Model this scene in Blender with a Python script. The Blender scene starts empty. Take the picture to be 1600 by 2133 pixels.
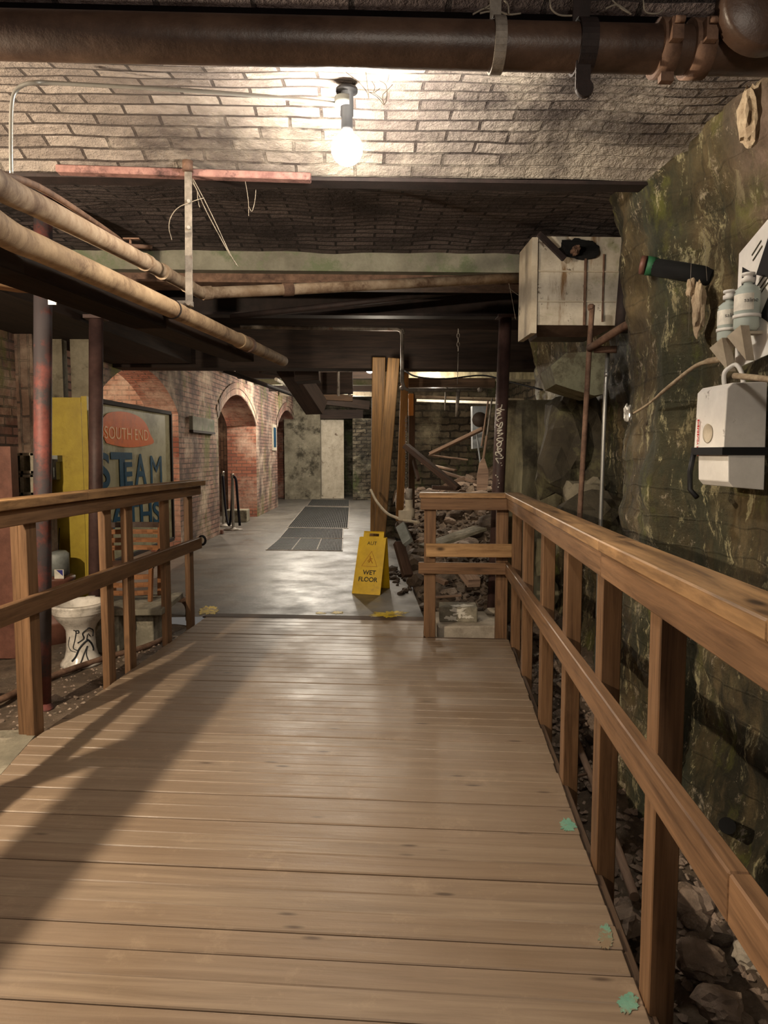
import bpy, bmesh, math, random
from mathutils import Vector, Matrix, noise
random.seed(7)
sc = bpy.context.scene
C = sc.collection
PI = math.pi
rnd = random.random
def U(a, b): return random.uniform(a, b)

# ------------------------------------------------------------------ camera
FPX, CX, CY, EYE = 1500.0, 800.0, 1066.5, 1.38
pitch = math.atan(.083); yaw = math.radians(2.095)
FW = Vector((math.sin(yaw)*math.cos(pitch), math.cos(yaw)*math.cos(pitch), -math.sin(pitch)))
RT = Vector((math.cos(yaw), -math.sin(yaw), 0)); UP = RT.cross(FW)
cam = bpy.data.objects.new('camera', bpy.data.cameras.new('camera')); C.objects.link(cam)
cam.matrix_world = Matrix.Translation((0, 0, EYE)) @ Matrix((RT, UP, -FW)).transposed().to_4x4()
cam.data.sensor_fit = 'VERTICAL'; cam.data.sensor_height = 24
cam.data.lens = 24*FPX/2133.0
cam.data.clip_start = .05; cam.data.clip_end = 100
sc.camera = cam
def at(px, py, X=None, Y=None, Z=None):
    """world point seen at a photo pixel, on the plane X=, Y= or Z="""
    d = FW + RT*((px-CX)/FPX) + UP*((CY-py)/FPX)
    t = Y/d.y if Y is not None else (X/d.x if X is not None else (Z-EYE)/d.z)
    return Vector((0, 0, EYE)) + d*t

# ------------------------------------------------------------------ world, exposure
w = bpy.data.worlds.new('World'); sc.world = w; w.use_nodes = True
w.node_tree.nodes['Background'].inputs[0].default_value = (1.0, .92, .84, 1)
w.node_tree.nodes['Background'].inputs[1].default_value = .10
sc.view_settings.view_transform = 'Standard'; sc.view_settings.look = 'None'
sc.view_settings.gamma = 1; sc.view_settings.use_curve_mapping = False
sc.view_settings.exposure = 0.27
# lamp strengths (emission of the bulb glass) and the lights outside the frame
BULB_NEAR, BULB_FAR = 430, 500
def point(loc, power, col=(1, .74, .48), r=.05):
    l = bpy.data.lights.new('lamp_light', 'POINT'); l.energy = power; l.color = col; l.shadow_soft_size = r
    o = bpy.data.objects.new('lamp_light', l); C.objects.link(o); o.location = loc; return o
point((-2.21, 2.0, 2.02), 270, (1, .82, .60), .03)      # bulb on the left wall, outside the frame
point((.25, -.9, 2.25), 66, (1, .88, .74), .12)        # next bulb of the row, behind the camera
point((-1.2, 14.6, 2.6), 250, (1, .90, .74), .06)      # bulb above the brick arches, behind the beams
point((-.4, 18.5, 2.6), 140, (1, .92, .80), .08)
point((.95, 9.0, 2.15), 60, (1, .86, .68), .05)         # bulb over the rubble store
point((-3.6, 8.3, 2.3), 110, (1, .82, .62), .05)        # inside the first arch
point((-3.3, 15.6, 1.6), 22, (1, .74, .54), .05)        # inside the second arch
point((.2, 6.9, 2.2), 16, (1, .88, .70), .06)

# ------------------------------------------------------------------ materials
def lin(c):
    return tuple((x/12.92 if x <= .04045 else ((x+.055)/1.055)**2.4) for x in [v/255 for v in c]) + (1,)
class Mt:
    def __init__(s, name, rough=.8, metal=0, spec=.35):
        s.m = bpy.data.materials.new(name); s.m.use_nodes = True
        s.t = s.m.node_tree; s.n = s.t.nodes; s.b = s.n['Principled BSDF']
        s.b.inputs['Roughness'].default_value = rough; s.b.inputs['Metallic'].default_value = metal
        s.b.inputs['Specular IOR Level'].default_value = spec
        s.tc = s.n.new('ShaderNodeTexCoord')
    def l(s, a, b): s.t.links.new(a, b)
    def co(s, kind='Object', scale=(1, 1, 1), loc=(0, 0, 0)):
        mp = s.n.new('ShaderNodeMapping'); s.l(s.tc.outputs[kind], mp.inputs[0])
        mp.inputs['Scale'].default_value = scale; mp.inputs['Location'].default_value = loc
        return mp.outputs[0]
    def noise(s, v, scale, detail=4, rough=.6, dist=0):
        n = s.n.new('ShaderNodeTexNoise'); s.l(v, n.inputs['Vector'])
        n.inputs['Scale'].default_value = scale; n.inputs['Detail'].default_value = detail
        n.inputs['Roughness'].default_value = rough; n.inputs['Distortion'].default_value = dist
        return n.outputs['Fac']
    def vor(s, v, scale, feature='F1', rnd_=1):
        n = s.n.new('ShaderNodeTexVoronoi'); s.l(v, n.inputs['Vector']); n.feature = feature
        n.inputs['Scale'].default_value = scale; n.inputs['Randomness'].default_value = rnd_
        return n.outputs['Distance'], (n.outputs['Color'] if feature == 'F1' else None)
    def ramp(s, f, stops, interp='LINEAR'):
        r = s.n.new('ShaderNodeValToRGB'); s.l(f, r.inputs[0]); cr = r.color_ramp; cr.interpolation = interp
        while len(cr.elements) < len(stops): cr.elements.new(.5)
        for e, (p, c) in zip(cr.elements, stops):
            e.position = p; e.color = c if len(c) == 4 else (c[0], c[1], c[2], 1)
        return r.outputs[0]
    def step(s, f, a, b): return s.ramp(f, [(a, (0, 0, 0, 1)), (b, (1, 1, 1, 1))])
    def mix(s, f, a, b, mode='MIX'):
        m = s.n.new('ShaderNodeMix'); m.data_type = 'RGBA'; m.blend_type = mode
        for sock, v in ((m.inputs[0], f), (m.inputs[6], a), (m.inputs[7], b)):
            if isinstance(v, (int, float)): sock.default_value = v
            elif isinstance(v, tuple): sock.default_value = v
            else: s.l(v, sock)
        return m.outputs[2]
    def math(s, op, a, b=0.0):
        m = s.n.new('ShaderNodeMath'); m.operation = op
        for i, v in enumerate((a, b)):
            if isinstance(v, (int, float)): m.inputs[i].default_value = v
            else: s.l(v, m.inputs[i])
        return m.outputs[0]
    def col(s, c):
        if isinstance(c, tuple): s.b.inputs['Base Color'].default_value = c
        else: s.l(c, s.b.inputs['Base Color'])
        return s
    def rough(s, f): s.l(f, s.b.inputs['Roughness']); return s
    def bump(s, h, strength=.5, dist=.01):
        b = s.n.new('ShaderNodeBump'); b.inputs['Strength'].default_value = strength
        b.inputs['Distance'].default_value = dist; s.l(h, b.inputs['Height']); s.l(b.outputs[0], s.b.inputs['Normal'])
        return s

def brick_mat(name, c1, c2, mortar, bw=.215, bh=.07, ms=.009, soot=None, pale=None, moss=None, rough=.9, bumpd=.012, sootamt=(.35, .7), paleamt=(.5, .66), wob=.012, bias=0):
    k = Mt(name, rough)
    uv = k.co('UV'); ob = k.co('Object')
    # wobble the courses so that the bricks look hand laid
    nz = k.n.new('ShaderNodeTexNoise'); k.l(uv, nz.inputs['Vector']); nz.inputs['Scale'].default_value = 7; nz.inputs['Detail'].default_value = 3
    vs = k.n.new('ShaderNodeVectorMath'); vs.operation = 'MULTIPLY_ADD'
    k.l(nz.outputs['Color'], vs.inputs[0]); vs.inputs[1].default_value = (wob*2, wob*1.6, 0); k.l(uv, vs.inputs[2])
    b = k.n.new('ShaderNodeTexBrick'); k.l(vs.outputs[0], b.inputs['Vector'])
    b.inputs['Scale'].default_value = 1; b.inputs['Brick Width'].default_value = bw; b.inputs['Row Height'].default_value = bh
    b.inputs['Mortar Size'].default_value = ms; b.inputs['Mortar Smooth'].default_value = .25; b.inputs['Bias'].default_value = bias
    b.inputs['Color1'].default_value = lin(c1); b.inputs['Color2'].default_value = lin(c2); b.inputs['Mortar'].default_value = lin(mortar)
    c = b.outputs['Color']
    f1 = k.noise(ob, 2.1, 6, .65); f2 = k.noise(k.co('Object', loc=(5, 3, 8)), 1.3, 7, .7); f3 = k.noise(ob, 26, 4, .7)
    if pale: c = k.mix(k.step(f2, *paleamt), c, lin(pale))
    if soot: c = k.mix(k.step(f1, *sootamt), c, lin(soot))
    if moss: c = k.mix(k.step(k.noise(k.co('Object', (1, 1, .5), (2, 9, 4)), 1.5, 6, .7), .54, .66), c, lin(moss))
    c = k.mix(.55, c, k.ramp(f3, [(.2, (.45, .43, .4, 1)), (.8, (1, 1, 1, 1))]), 'MULTIPLY')
    k.col(c)
    h = k.math('ADD', k.math('MULTIPLY', b.outputs['Fac'], -1.0), k.math('MULTIPLY', f3, .7))
    k.bump(h, 1, bumpd); return k.m

def wood_mat(name, dark, light, rough=.62, streak=55, knots=.5, spec=.3, worn=None):
    k = Mt(name, rough, spec=spec)
    uv = k.co('UV', (2.2, streak, 1)); uv2 = k.co('UV', (.8, 9, 1), (3, 1, 0))
    oi = k.n.new('ShaderNodeObjectInfo')
    f = k.math('ADD', k.math('MULTIPLY', k.noise(uv, 1, 5, .7, .4), .65), k.math('MULTIPLY', k.noise(uv2, 1, 4, .6, .8), .35))
    c = k.ramp(f, [(.34, lin([int(x*.82) for x in dark])), (.62, lin(light))])
    if worn: c = k.mix(k.math('MULTIPLY', k.step(k.noise(k.co('Object'), 2.3, 6, .7), .52, .72), .8), c, lin(worn))
    d, _ = k.vor(k.co('UV', (3.2, 7, 1)), 1)
    c = k.mix(k.math('MULTIPLY', k.ramp(d, [(.05, (1, 1, 1, 1)), (.14, (0, 0, 0, 1))]), knots), c, lin([int(x*.4) for x in dark]))
    c = k.mix(k.math('MULTIPLY', oi.outputs['Random'], .28), c, lin([int(x*.6) for x in dark]))
    k.col(c); k.bump(f, .35, .004); return k.m

def rust_mat(name, a, b, rough=.7, metal=0, scale=9, pale=None, spec=.35, th=(.54, .66)):
    k = Mt(name, rough, metal, spec); ob = k.co('Object')
    f = k.noise(ob, scale, 6, .7); c = k.ramp(f, [(.35, lin(a)), (.65, lin(b))])
    if pale: c = k.mix(k.step(k.noise(k.co('Object', loc=(4, 4, 4)), scale*.5, 6, .75), *th), c, lin(pale))
    k.col(c); k.bump(k.noise(ob, scale*6, 4, .7), .3, .004); return k.m

def stone_mat(name, a, b, rough=.85, scale=6, pale=None, th=(.5, .62), spec=.4, bd=.015):
    k = Mt(name, rough, spec=spec); ob = k.co('Object')
    f = k.noise(ob, scale, 8, .72); c = k.ramp(f, [(.3, lin(a)), (.7, lin(b))])
    if pale: c = k.mix(k.step(k.noise(k.co('Object', loc=(1, 7, 3)), scale*.8, 7, .75), *th), c, lin(pale))
    k.col(c); k.bump(k.noise(ob, scale*4, 7, .75), .7, bd); return k.m

def plain(name, c, rough=.6, metal=0, spec=.4, var=.12, scale=14, coat=0):
    k = Mt(name, rough, metal, spec); f = k.noise(k.co('Object'), scale, 5, .7)
    d = tuple(x*(1-var*3) for x in lin(c)[:3]) + (1,)
    k.col(k.ramp(f, [(.3, d), (.62, lin(c))]))
    if coat: k.b.inputs['Coat Weight'].default_value = coat
    return k.m

M = {}
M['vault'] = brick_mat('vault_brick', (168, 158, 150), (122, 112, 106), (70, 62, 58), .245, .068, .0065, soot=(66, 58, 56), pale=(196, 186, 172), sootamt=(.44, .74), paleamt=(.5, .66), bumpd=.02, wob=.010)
M['vault_dark'] = brick_mat('vault_brick_dark', (120, 108, 106), (78, 68, 68), (46, 40, 40), .245, .068, .008, soot=(52, 44, 44), sootamt=(.42, .7), bumpd=.02, wob=.012)  # darker tone of the vault brick, for the second and near vaults
M['brick_arch'] = brick_mat('arcade_brick', (172, 136, 120), (140, 102, 90), (84, 70, 62), .215, .072, .009, soot=(84, 70, 66), pale=(216, 196, 174), moss=(112, 112, 58), sootamt=(.44, .68), paleamt=(.47, .67), bumpd=.010, wob=.006)
M['brick_red'] = brick_mat('red_brick', (168, 108, 86), (134, 82, 68), (104, 86, 76), .215, .072, .007, pale=(206, 176, 156), paleamt=(.46, .66), bumpd=.010, wob=.006)
M['brick_pink'] = brick_mat('pink_brick', (206, 158, 134), (172, 122, 100), (128, 104, 90), .215, .072, .008, pale=(222, 196, 176), paleamt=(.48, .66), bumpd=.010, wob=.006)
M['brick_far'] = brick_mat('old_brown_brick', (112, 88, 72), (84, 62, 52), (64, 52, 44), .215, .072, .008, soot=(50, 40, 36), pale=(140, 122, 106), sootamt=(.45, .7))
M['stonework'] = brick_mat('rubble_stonework', (128, 116, 96), (84, 74, 60), (50, 44, 36), .30, .11, .014, soot=(50, 46, 38), pale=(166, 158, 134), moss=(84, 92, 56), bumpd=.04, wob=.05)

def mossy():
    k = Mt('mossy_wall', .62, spec=.45); ob = k.co('Object'); st = k.co('Object', (1, 1, .35), (3, 1, 2))
    base = k.ramp(k.noise(ob, 3.2, 8, .72), [(.28, lin((62, 52, 38))), (.5, lin((112, 96, 66))), (.72, lin((158, 140, 104)))])
    b = k.n.new('ShaderNodeTexBrick'); nz = k.n.new('ShaderNodeTexNoise'); uv = k.co('UV'); k.l(uv, nz.inputs['Vector']); nz.inputs['Scale'].default_value = 5
    vs = k.n.new('ShaderNodeVectorMath'); vs.operation = 'MULTIPLY_ADD'; k.l(nz.outputs['Color'], vs.inputs[0]); vs.inputs[1].default_value = (.07, .06, 0); k.l(uv, vs.inputs[2])
    k.l(vs.outputs[0], b.inputs['Vector']); b.inputs['Scale'].default_value = 1; b.inputs['Brick Width'].default_value = .30; b.inputs['Row Height'].default_value = .125
    b.inputs['Mortar Size'].default_value = .006; b.inputs['Mortar Smooth'].default_value = .6
    c = k.mix(k.math('MULTIPLY', b.outputs['Fac'], .3), base, lin((44, 38, 28)))
    c = k.mix(k.math('MULTIPLY', k.step(k.noise(k.co('Object', (1, 1, .22), (5, 5, 5)), 2.2, 8, .75), .47, .56), .8), c, lin((40, 44, 34)))
    c = k.mix(k.math('MULTIPLY', k.step(k.noise(st, 2.6, 7, .7), .46, .62), .75), c, lin((70, 76, 58)))          # dark damp algae
    c = k.mix(k.math('MULTIPLY', k.step(k.noise(k.co('Object', (1, 1, .6), (9, 2, 5)), 4.2, 6, .7), .56, .68), .75), c, lin((128, 130, 60)))   # moss
    c = k.mix(k.step(k.noise(k.co('Object', (1, 1, .3), (2, 2, 9)), 13, 7, .8), .57, .63), c, lin((214, 204, 160)))    # lime streaks
    c = k.mix(k.math('MULTIPLY', k.step(k.noise(k.co('Object', (1, 1, .8), (6, 6, 2)), 6, 8, .85), .575, .63), .95), c, lin((222, 206, 180)))
    c = k.mix(k.step(k.noise(k.co('Object', (1, 1, .35), (4, 8, 1)), 5, 9, .82), .565, .61), c, lin((176, 164, 126)))
    sx_ = k.n.new('ShaderNodeSeparateXYZ'); k.l(vs.outputs[0], sx_.inputs[0])
    pm = k.math('MULTIPLY', k.step(k.math('MULTIPLY', sx_.outputs[1], .25), .445, .48), k.math('SUBTRACT', 1.0, k.step(k.math('MULTIPLY', sx_.outputs[0], .1), .402, .425)))
    c = k.mix(k.math('MULTIPLY', pm, k.ramp(k.noise(ob, 2.5, 7, .75), [(.4, (.25, .25, .25, 1)), (.52, (1, 1, 1, 1))])), c, k.ramp(k.noise(ob, 9, 6, .7), [(.3, lin((112, 90, 74))), (.7, lin((176, 152, 132)))]))
    c = k.mix(.5, c, k.ramp(k.noise(ob, 34, 5, .75), [(.25, (.35, .33, .3, 1)), (.7, (1, 1, 1, 1))]), 'MULTIPLY')
    k.col(c)
    h = k.math('ADD', k.math('MULTIPLY', k.noise(ob, 16, 8, .78), 1.0), k.math('MULTIPLY', b.outputs['Fac'], -.15))
    k.bump(h, 1, .035); return k.m
M['mossy'] = mossy()

def deckmat():
    k = Mt('worn_deck_boards', .42, spec=.5); ob = k.co('UV'); P_ = k.co('UV', (1.4, 30, 1))
    f = k.noise(P_, 1, 5, .7, .5); big = k.noise(k.co('Object', (1, 1, 1)), 1.1, 6, .65)
    c = k.ramp(f, [(.25, lin((112, 95, 79))), (.75, lin((156, 137, 116)))])
    at_ = k.n.new('ShaderNodeAttribute'); at_.attribute_name = 'board'
    c = k.mix(k.math('MULTIPLY', at_.outputs['Fac'], .38), c, lin((120, 98, 78)))
    c = k.mix(k.math('MULTIPLY', k.step(big, .48, .70), .5), c, lin((128, 110, 92)))
    c = k.mix(k.math('MULTIPLY', k.step(k.noise(k.co('Object', loc=(8, 8, 8)), 5, 7, .75), .56, .72), .35), c, lin((184, 162, 136)))
    d, _ = k.vor(k.co('UV', (2.4, 9.1, 1)), 1)
    c = k.mix(k.math('MULTIPLY', k.ramp(d, [(.045, (1, 1, 1, 1)), (.10, (0, 0, 0, 1))]), .75), c, lin((62, 46, 36)))
    k.col(c); k.rough(k.ramp(k.noise(k.co('Object', loc=(3, 3, 3)), 2.6, 6, .7), [(.3, (.32, .32, .32, 1)), (.7, (.58, .58, .58, 1))]))
    k.bump(k.math('ADD', f, k.math('MULTIPLY', k.noise(k.co('Object'), 14, 4, .7), .6)), .35, .006); return k.m
M['deck'] = deckmat()
def floormat():
    k = Mt('worn_concrete_floor', .5, spec=.45); ob = k.co('Object')
    c = k.ramp(k.noise(ob, 1.4, 8, .68), [(.3, lin((72, 68, 63))), (.7, lin((110, 105, 98)))])
    c = k.mix(k.math('MULTIPLY', k.step(k.noise(k.co('Object', loc=(2, 5, 1)), 4, 8, .8), .55, .7), .6), c, lin((86, 78, 68)))
    c = k.mix(k.math('MULTIPLY', k.step(k.noise(k.co('Object', (.6, 3, 1), (7, 1, 1)), 3, 7, .75), .60, .68), .6), c, lin((186, 178, 166)))
    k.col(c); k.rough(k.ramp(k.noise(ob, 2.2, 6, .7), [(.3, (.3, .3, .3, 1)), (.7, (.62, .62, .62, 1))]))
    k.bump(k.noise(ob, 20, 6, .7), .3, .006); return k.m
M['floor'] = floormat()
def dirtmat():
    k = Mt('damp_dirt', .75, spec=.5); ob = k.co('Object')
    c = k.ramp(k.noise(ob, 5, 8, .75), [(.28, lin((66, 54, 44))), (.52, lin((124, 106, 88))), (.74, lin((172, 152, 132)))])
    c = k.mix(k.step(k.noise(k.co('Object', loc=(4, 1, 1)), 17, 6, .8), .60, .66), c, lin((190, 174, 152)))
    k.col(c); k.bump(k.noise(ob, 24, 8, .8), 1, .03); return k.m
M['dirt'] = dirtmat()
M['rail'] = wood_mat('railing_timber', (98, 70, 48), (142, 108, 78), .5, 45, .4, worn=(128, 98, 72))
M['cap'] = wood_mat('worn_rail_cap', (88, 62, 40), (188, 148, 104), .5, 22, .85, worn=(108, 80, 58))
M['board_pale'] = wood_mat('pale_scrap_board', (142, 104, 66), (200, 160, 112), .7, 30, .9, worn=(120, 84, 56))
M['timber'] = wood_mat('prop_timber', (92, 66, 36), (138, 102, 58), .6, 40, .2)
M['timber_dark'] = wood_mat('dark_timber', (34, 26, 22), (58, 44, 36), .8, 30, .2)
M['timber_brown'] = wood_mat('brown_timber', (70, 54, 42), (106, 84, 66), .75, 30, .3)
M['timber_orange'] = wood_mat('orange_and_lit_timber', (176, 118, 56), (216, 158, 88), .6, 30, .2)  # orange lamplight painted into the studs; the arch post is orange itself
M['scrap'] = wood_mat('scrap_wood', (134, 108, 92), (190, 160, 138), .75, 30, .3)
M['scrap_dark'] = wood_mat('dark_scrap_wood', (48, 34, 28), (84, 62, 50), .75, 30, .3)
M['chairwood'] = wood_mat('chair_wood', (120, 76, 46), (170, 118, 78), .5, 30, .1)
M['iron_brown'] = rust_mat('brown_iron_pipe', (56, 40, 32), (86, 66, 54), .42, 0, 7, spec=.5)
M['iron_dark'] = rust_mat('dark_iron', (30, 24, 23), (50, 38, 36), .7)
M['iron_rust'] = rust_mat('rusty_iron', (74, 54, 44), (126, 98, 80), .75, 0, 12)
M['iron_red'] = rust_mat('red_lead_iron', (84, 50, 46), (128, 74, 68), .6, 0, 6, pale=(66, 60, 62), th=(.40, .5))
M['pole_dark'] = rust_mat('dark_red_pole', (58, 42, 40), (86, 64, 60), .55, 0, 6)
M['girder_pink'] = rust_mat('rusty_flange', (110, 78, 74), (156, 118, 110), .8, 0, 14, pale=(64, 44, 42), th=(.5, .62))
M['pipe_wrap'] = rust_mat('dusty_wrapped_pipe', (140, 116, 92), (186, 166, 142), .8, 0, 8, pale=(104, 80, 62), th=(.5, .66))
M['pipe_wrap_dark'] = rust_mat('dusty_brown_pipe', (130, 106, 80), (180, 154, 122), .8, 0, 7, pale=(80, 56, 42), th=(.5, .66))
M['galv'] = plain('galvanised_steel', (176, 176, 172), .38, .75, .5, .06)
M['galv_dull'] = rust_mat('dull_galvanised', (104, 96, 88), (158, 150, 140), .6, .3, 12, pale=(110, 76, 56), th=(.56, .68))
M['silver'] = plain('silver_tape', (206, 204, 198), .35, .6, .5, .05)
M['chrome'] = plain('chrome', (190, 186, 178), .2, .9, .6, .04)
M['black'] = plain('black_rubber', (22, 22, 24), .55, 0, .3, .05)
M['velvet'] = plain('black_velvet_rope', (26, 24, 34), .8, 0, .2, .05)
M['white_paint'] = stone_mat('peeling_white_paint', (160, 146, 126), (206, 196, 176), .65, 5, pale=(96, 76, 56), th=(.60, .66), bd=.004)
def tankmat():
    k = Mt('stained_white_enamel', .55, spec=.4); ob = k.co('Object')
    c = k.ramp(k.noise(ob, 4, 6, .7), [(.3, lin((150, 138, 120))), (.65, lin((206, 198, 182)))])
    c = k.mix(k.step(k.noise(k.co('Object', (1, 1, .12)), 9, 6, .75), .56, .68), c, lin((120, 92, 62)))
    c = k.mix(k.step(k.noise(k.co('Object', loc=(2, 2, 5)), 12, 8, .8), .58, .62), c, lin((98, 86, 74)))
    c = k.mix(k.step(k.noise(k.co('Object', loc=(7, 2, 5)), 2.6, 5, .7), .56, .70), c, lin((120, 124, 78)))
    k.col(c); k.bump(k.noise(ob, 40, 5, .7), .3, .003); return k.m
M['tank'] = tankmat()
M['concrete'] = stone_mat('old_concrete', (92, 86, 74), (142, 136, 118), .85, 5, pale=(160, 152, 134), bd=.008)
def streaky():
    k = Mt('streaky_concrete', .85); ob = k.co('Object', (1, 1, .16))
    c = k.ramp(k.noise(ob, 7, 8, .7), [(.3, lin((74, 68, 54))), (.5, lin((128, 122, 98))), (.7, lin((170, 162, 132)))])
    c = k.mix(k.step(k.noise(k.co('Object', loc=(3, 3, 1)), 2.2, 7, .7), .5, .64), c, lin((84, 78, 66)))
    k.col(c); k.bump(k.noise(ob, 20, 6, .7), .5, .01); return k.m
M['concrete_green'] = streaky()
M['block_green'] = stone_mat('pale_green_stone', (112, 112, 90), (158, 156, 130), .85, 5, pale=(92, 84, 66), bd=.01)
M['concrete_grey'] = stone_mat('grey_beam_concrete', (104, 100, 88), (150, 148, 132), .85, 3.5, pale=(110, 118, 92), th=(.52, .62), bd=.008)
M['stone'] = stone_mat('rubble_stone', (104, 88, 76), (176, 154, 136), .6, 7, pale=(188, 170, 148), th=(.56, .66), spec=.55)
M['stone_dark'] = stone_mat('dark_rubble', (60, 50, 42), (104, 88, 74), .7, 7)
M['stone_white'] = stone_mat('whitewashed_stone', (150, 138, 122), (206, 194, 176), .7, 8)
M['plaster'] = stone_mat('mouldy_plaster', (88, 80, 66), (150, 142, 122), .85, 3, pale=(60, 54, 42), bd=.01)
M['plaster_dark'] = stone_mat('dark_mouldy_rock', (46, 42, 34), (84, 76, 60), .8, 3, pale=(104, 100, 72), bd=.02)
def porc():
    k = Mt('porcelain', .22, spec=.55); f = k.noise(k.co('Object'), 9, 7, .75)
    k.col(k.ramp(f, [(.3, lin((150, 144, 134))), (.5, lin((214, 208, 198))), (.7, lin((232, 226, 216)))])); return k.m
M['porcelain'] = porc()
M['ink'] = plain('black_paint_line', (24, 28, 32), .5)
M['yellow_door'] = stone_mat('yellow_enamel', (146, 122, 30), (186, 164, 52), .5, 3, pale=(106, 78, 28), th=(.60, .72), bd=.003)
M['yellow_sign'] = stone_mat('yellow_plastic', (206, 164, 22), (236, 196, 34), .42, 5, pale=(180, 140, 52), th=(.58, .74), bd=.002)
M['yellow_paint'] = stone_mat('yellow_floor_paint', (190, 160, 24), (232, 204, 44), .5, 18, pale=(126, 104, 72), th=(.52, .58), bd=.003)
M['teal_paint'] = stone_mat('teal_floor_paint', (92, 146, 126), (130, 172, 150), .5, 18, pale=(136, 116, 92), th=(.50, .58), bd=.003)
M['board_cream'] = stone_mat('faded_cream_signboard', (152, 146, 118), (178, 172, 144), .5, 3, pale=(130, 122, 96), spec=.08, bd=.002)
M['sign_orange'] = stone_mat('faded_orange_paint', (206, 92, 6), (226, 112, 12), .5, 4, pale=(190, 92, 16), spec=.08, bd=.002)
M['sign_blue'] = stone_mat('faded_blue_paint', (14, 56, 84), (20, 74, 100), .5, 5, spec=.08, bd=.002)
M['sign_peach'] = stone_mat('faded_peach_letters', (232, 176, 130), (240, 196, 150), .5, 9, spec=.08, bd=.001)
M['faded_black'] = stone_mat('worn_black_print', (36, 34, 20), (52, 46, 20), .6, 30, pale=(196, 160, 40), th=(.6, .66), bd=.001)
M['orange_print'] = plain('faded_orange_print', (196, 132, 40), .6)
M['white_plastic'] = stone_mat('white_plastic', (206, 202, 196), (226, 222, 216), .42, 9, pale=(140, 132, 124), th=(.64, .68), bd=.001)
M['white_card'] = plain('white_card', (226, 220, 206), .55)
M['red_print'] = plain('red_print', (214, 60, 60), .6)
M['red_drum'] = rust_mat('red_painted_drum', (92, 60, 50), (124, 84, 70), .5, 0, 6)
M['blue_print'] = plain('blue_print', (52, 52, 130), .6)
M['grey_metal'] = plain('grey_painted_metal', (134, 138, 134), .5, .1)
M['bluewhite'] = plain('pale_blue_tin', (176, 184, 190), .5, .1)
M['web'] = plain('dusty_cobweb', (150, 140, 126), .9)
M['cable_white'] = plain('pale_cable', (190, 178, 158), .7)
M['crust'] = stone_mat('crusty_old_pipe', (140, 118, 94), (196, 178, 150), .9, 26, bd=.008)
M['hole'] = plain('dark_cavity', (10, 9, 8), .9)
M['green_cap'] = plain('green_tape', (40, 96, 60), .6)
M['mat_black'] = plain('dark_rubber_mat', (64, 64, 62), .6, 0, .35, .1)
M['dark_brown_disc'] = rust_mat('brown_tin_disc', (52, 42, 36), (70, 58, 50), .6)
def glassmat():
    k = Mt('clear_plastic_bottle', .12, spec=.5); k.b.inputs['Transmission Weight'].default_value = .45
    k.b.inputs['Base Color'].default_value = lin((214, 224, 216)); k.b.inputs['IOR'].default_value = 1.2; return k.m
M['bottle'] = glassmat()
def emis(name, c, s):
    k = Mt(name, .5); k.b.inputs['Base Color'].default_value = (1, 1, 1, 1)
    k.b.inputs['Emission Color'].default_value = c; k.b.inputs['Emission Strength'].default_value = s; return k.m
M['bulb'] = emis('lit_bulb_glass', (1, .90, .76, 1), BULB_NEAR)
M['bulb_far'] = emis('lit_far_bulb_glass', (1, .88, .72, 1), BULB_FAR)
M['skylight'] = emis('lit_skylight_glass', (1, .96, .9, 1), 2.2)

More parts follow.
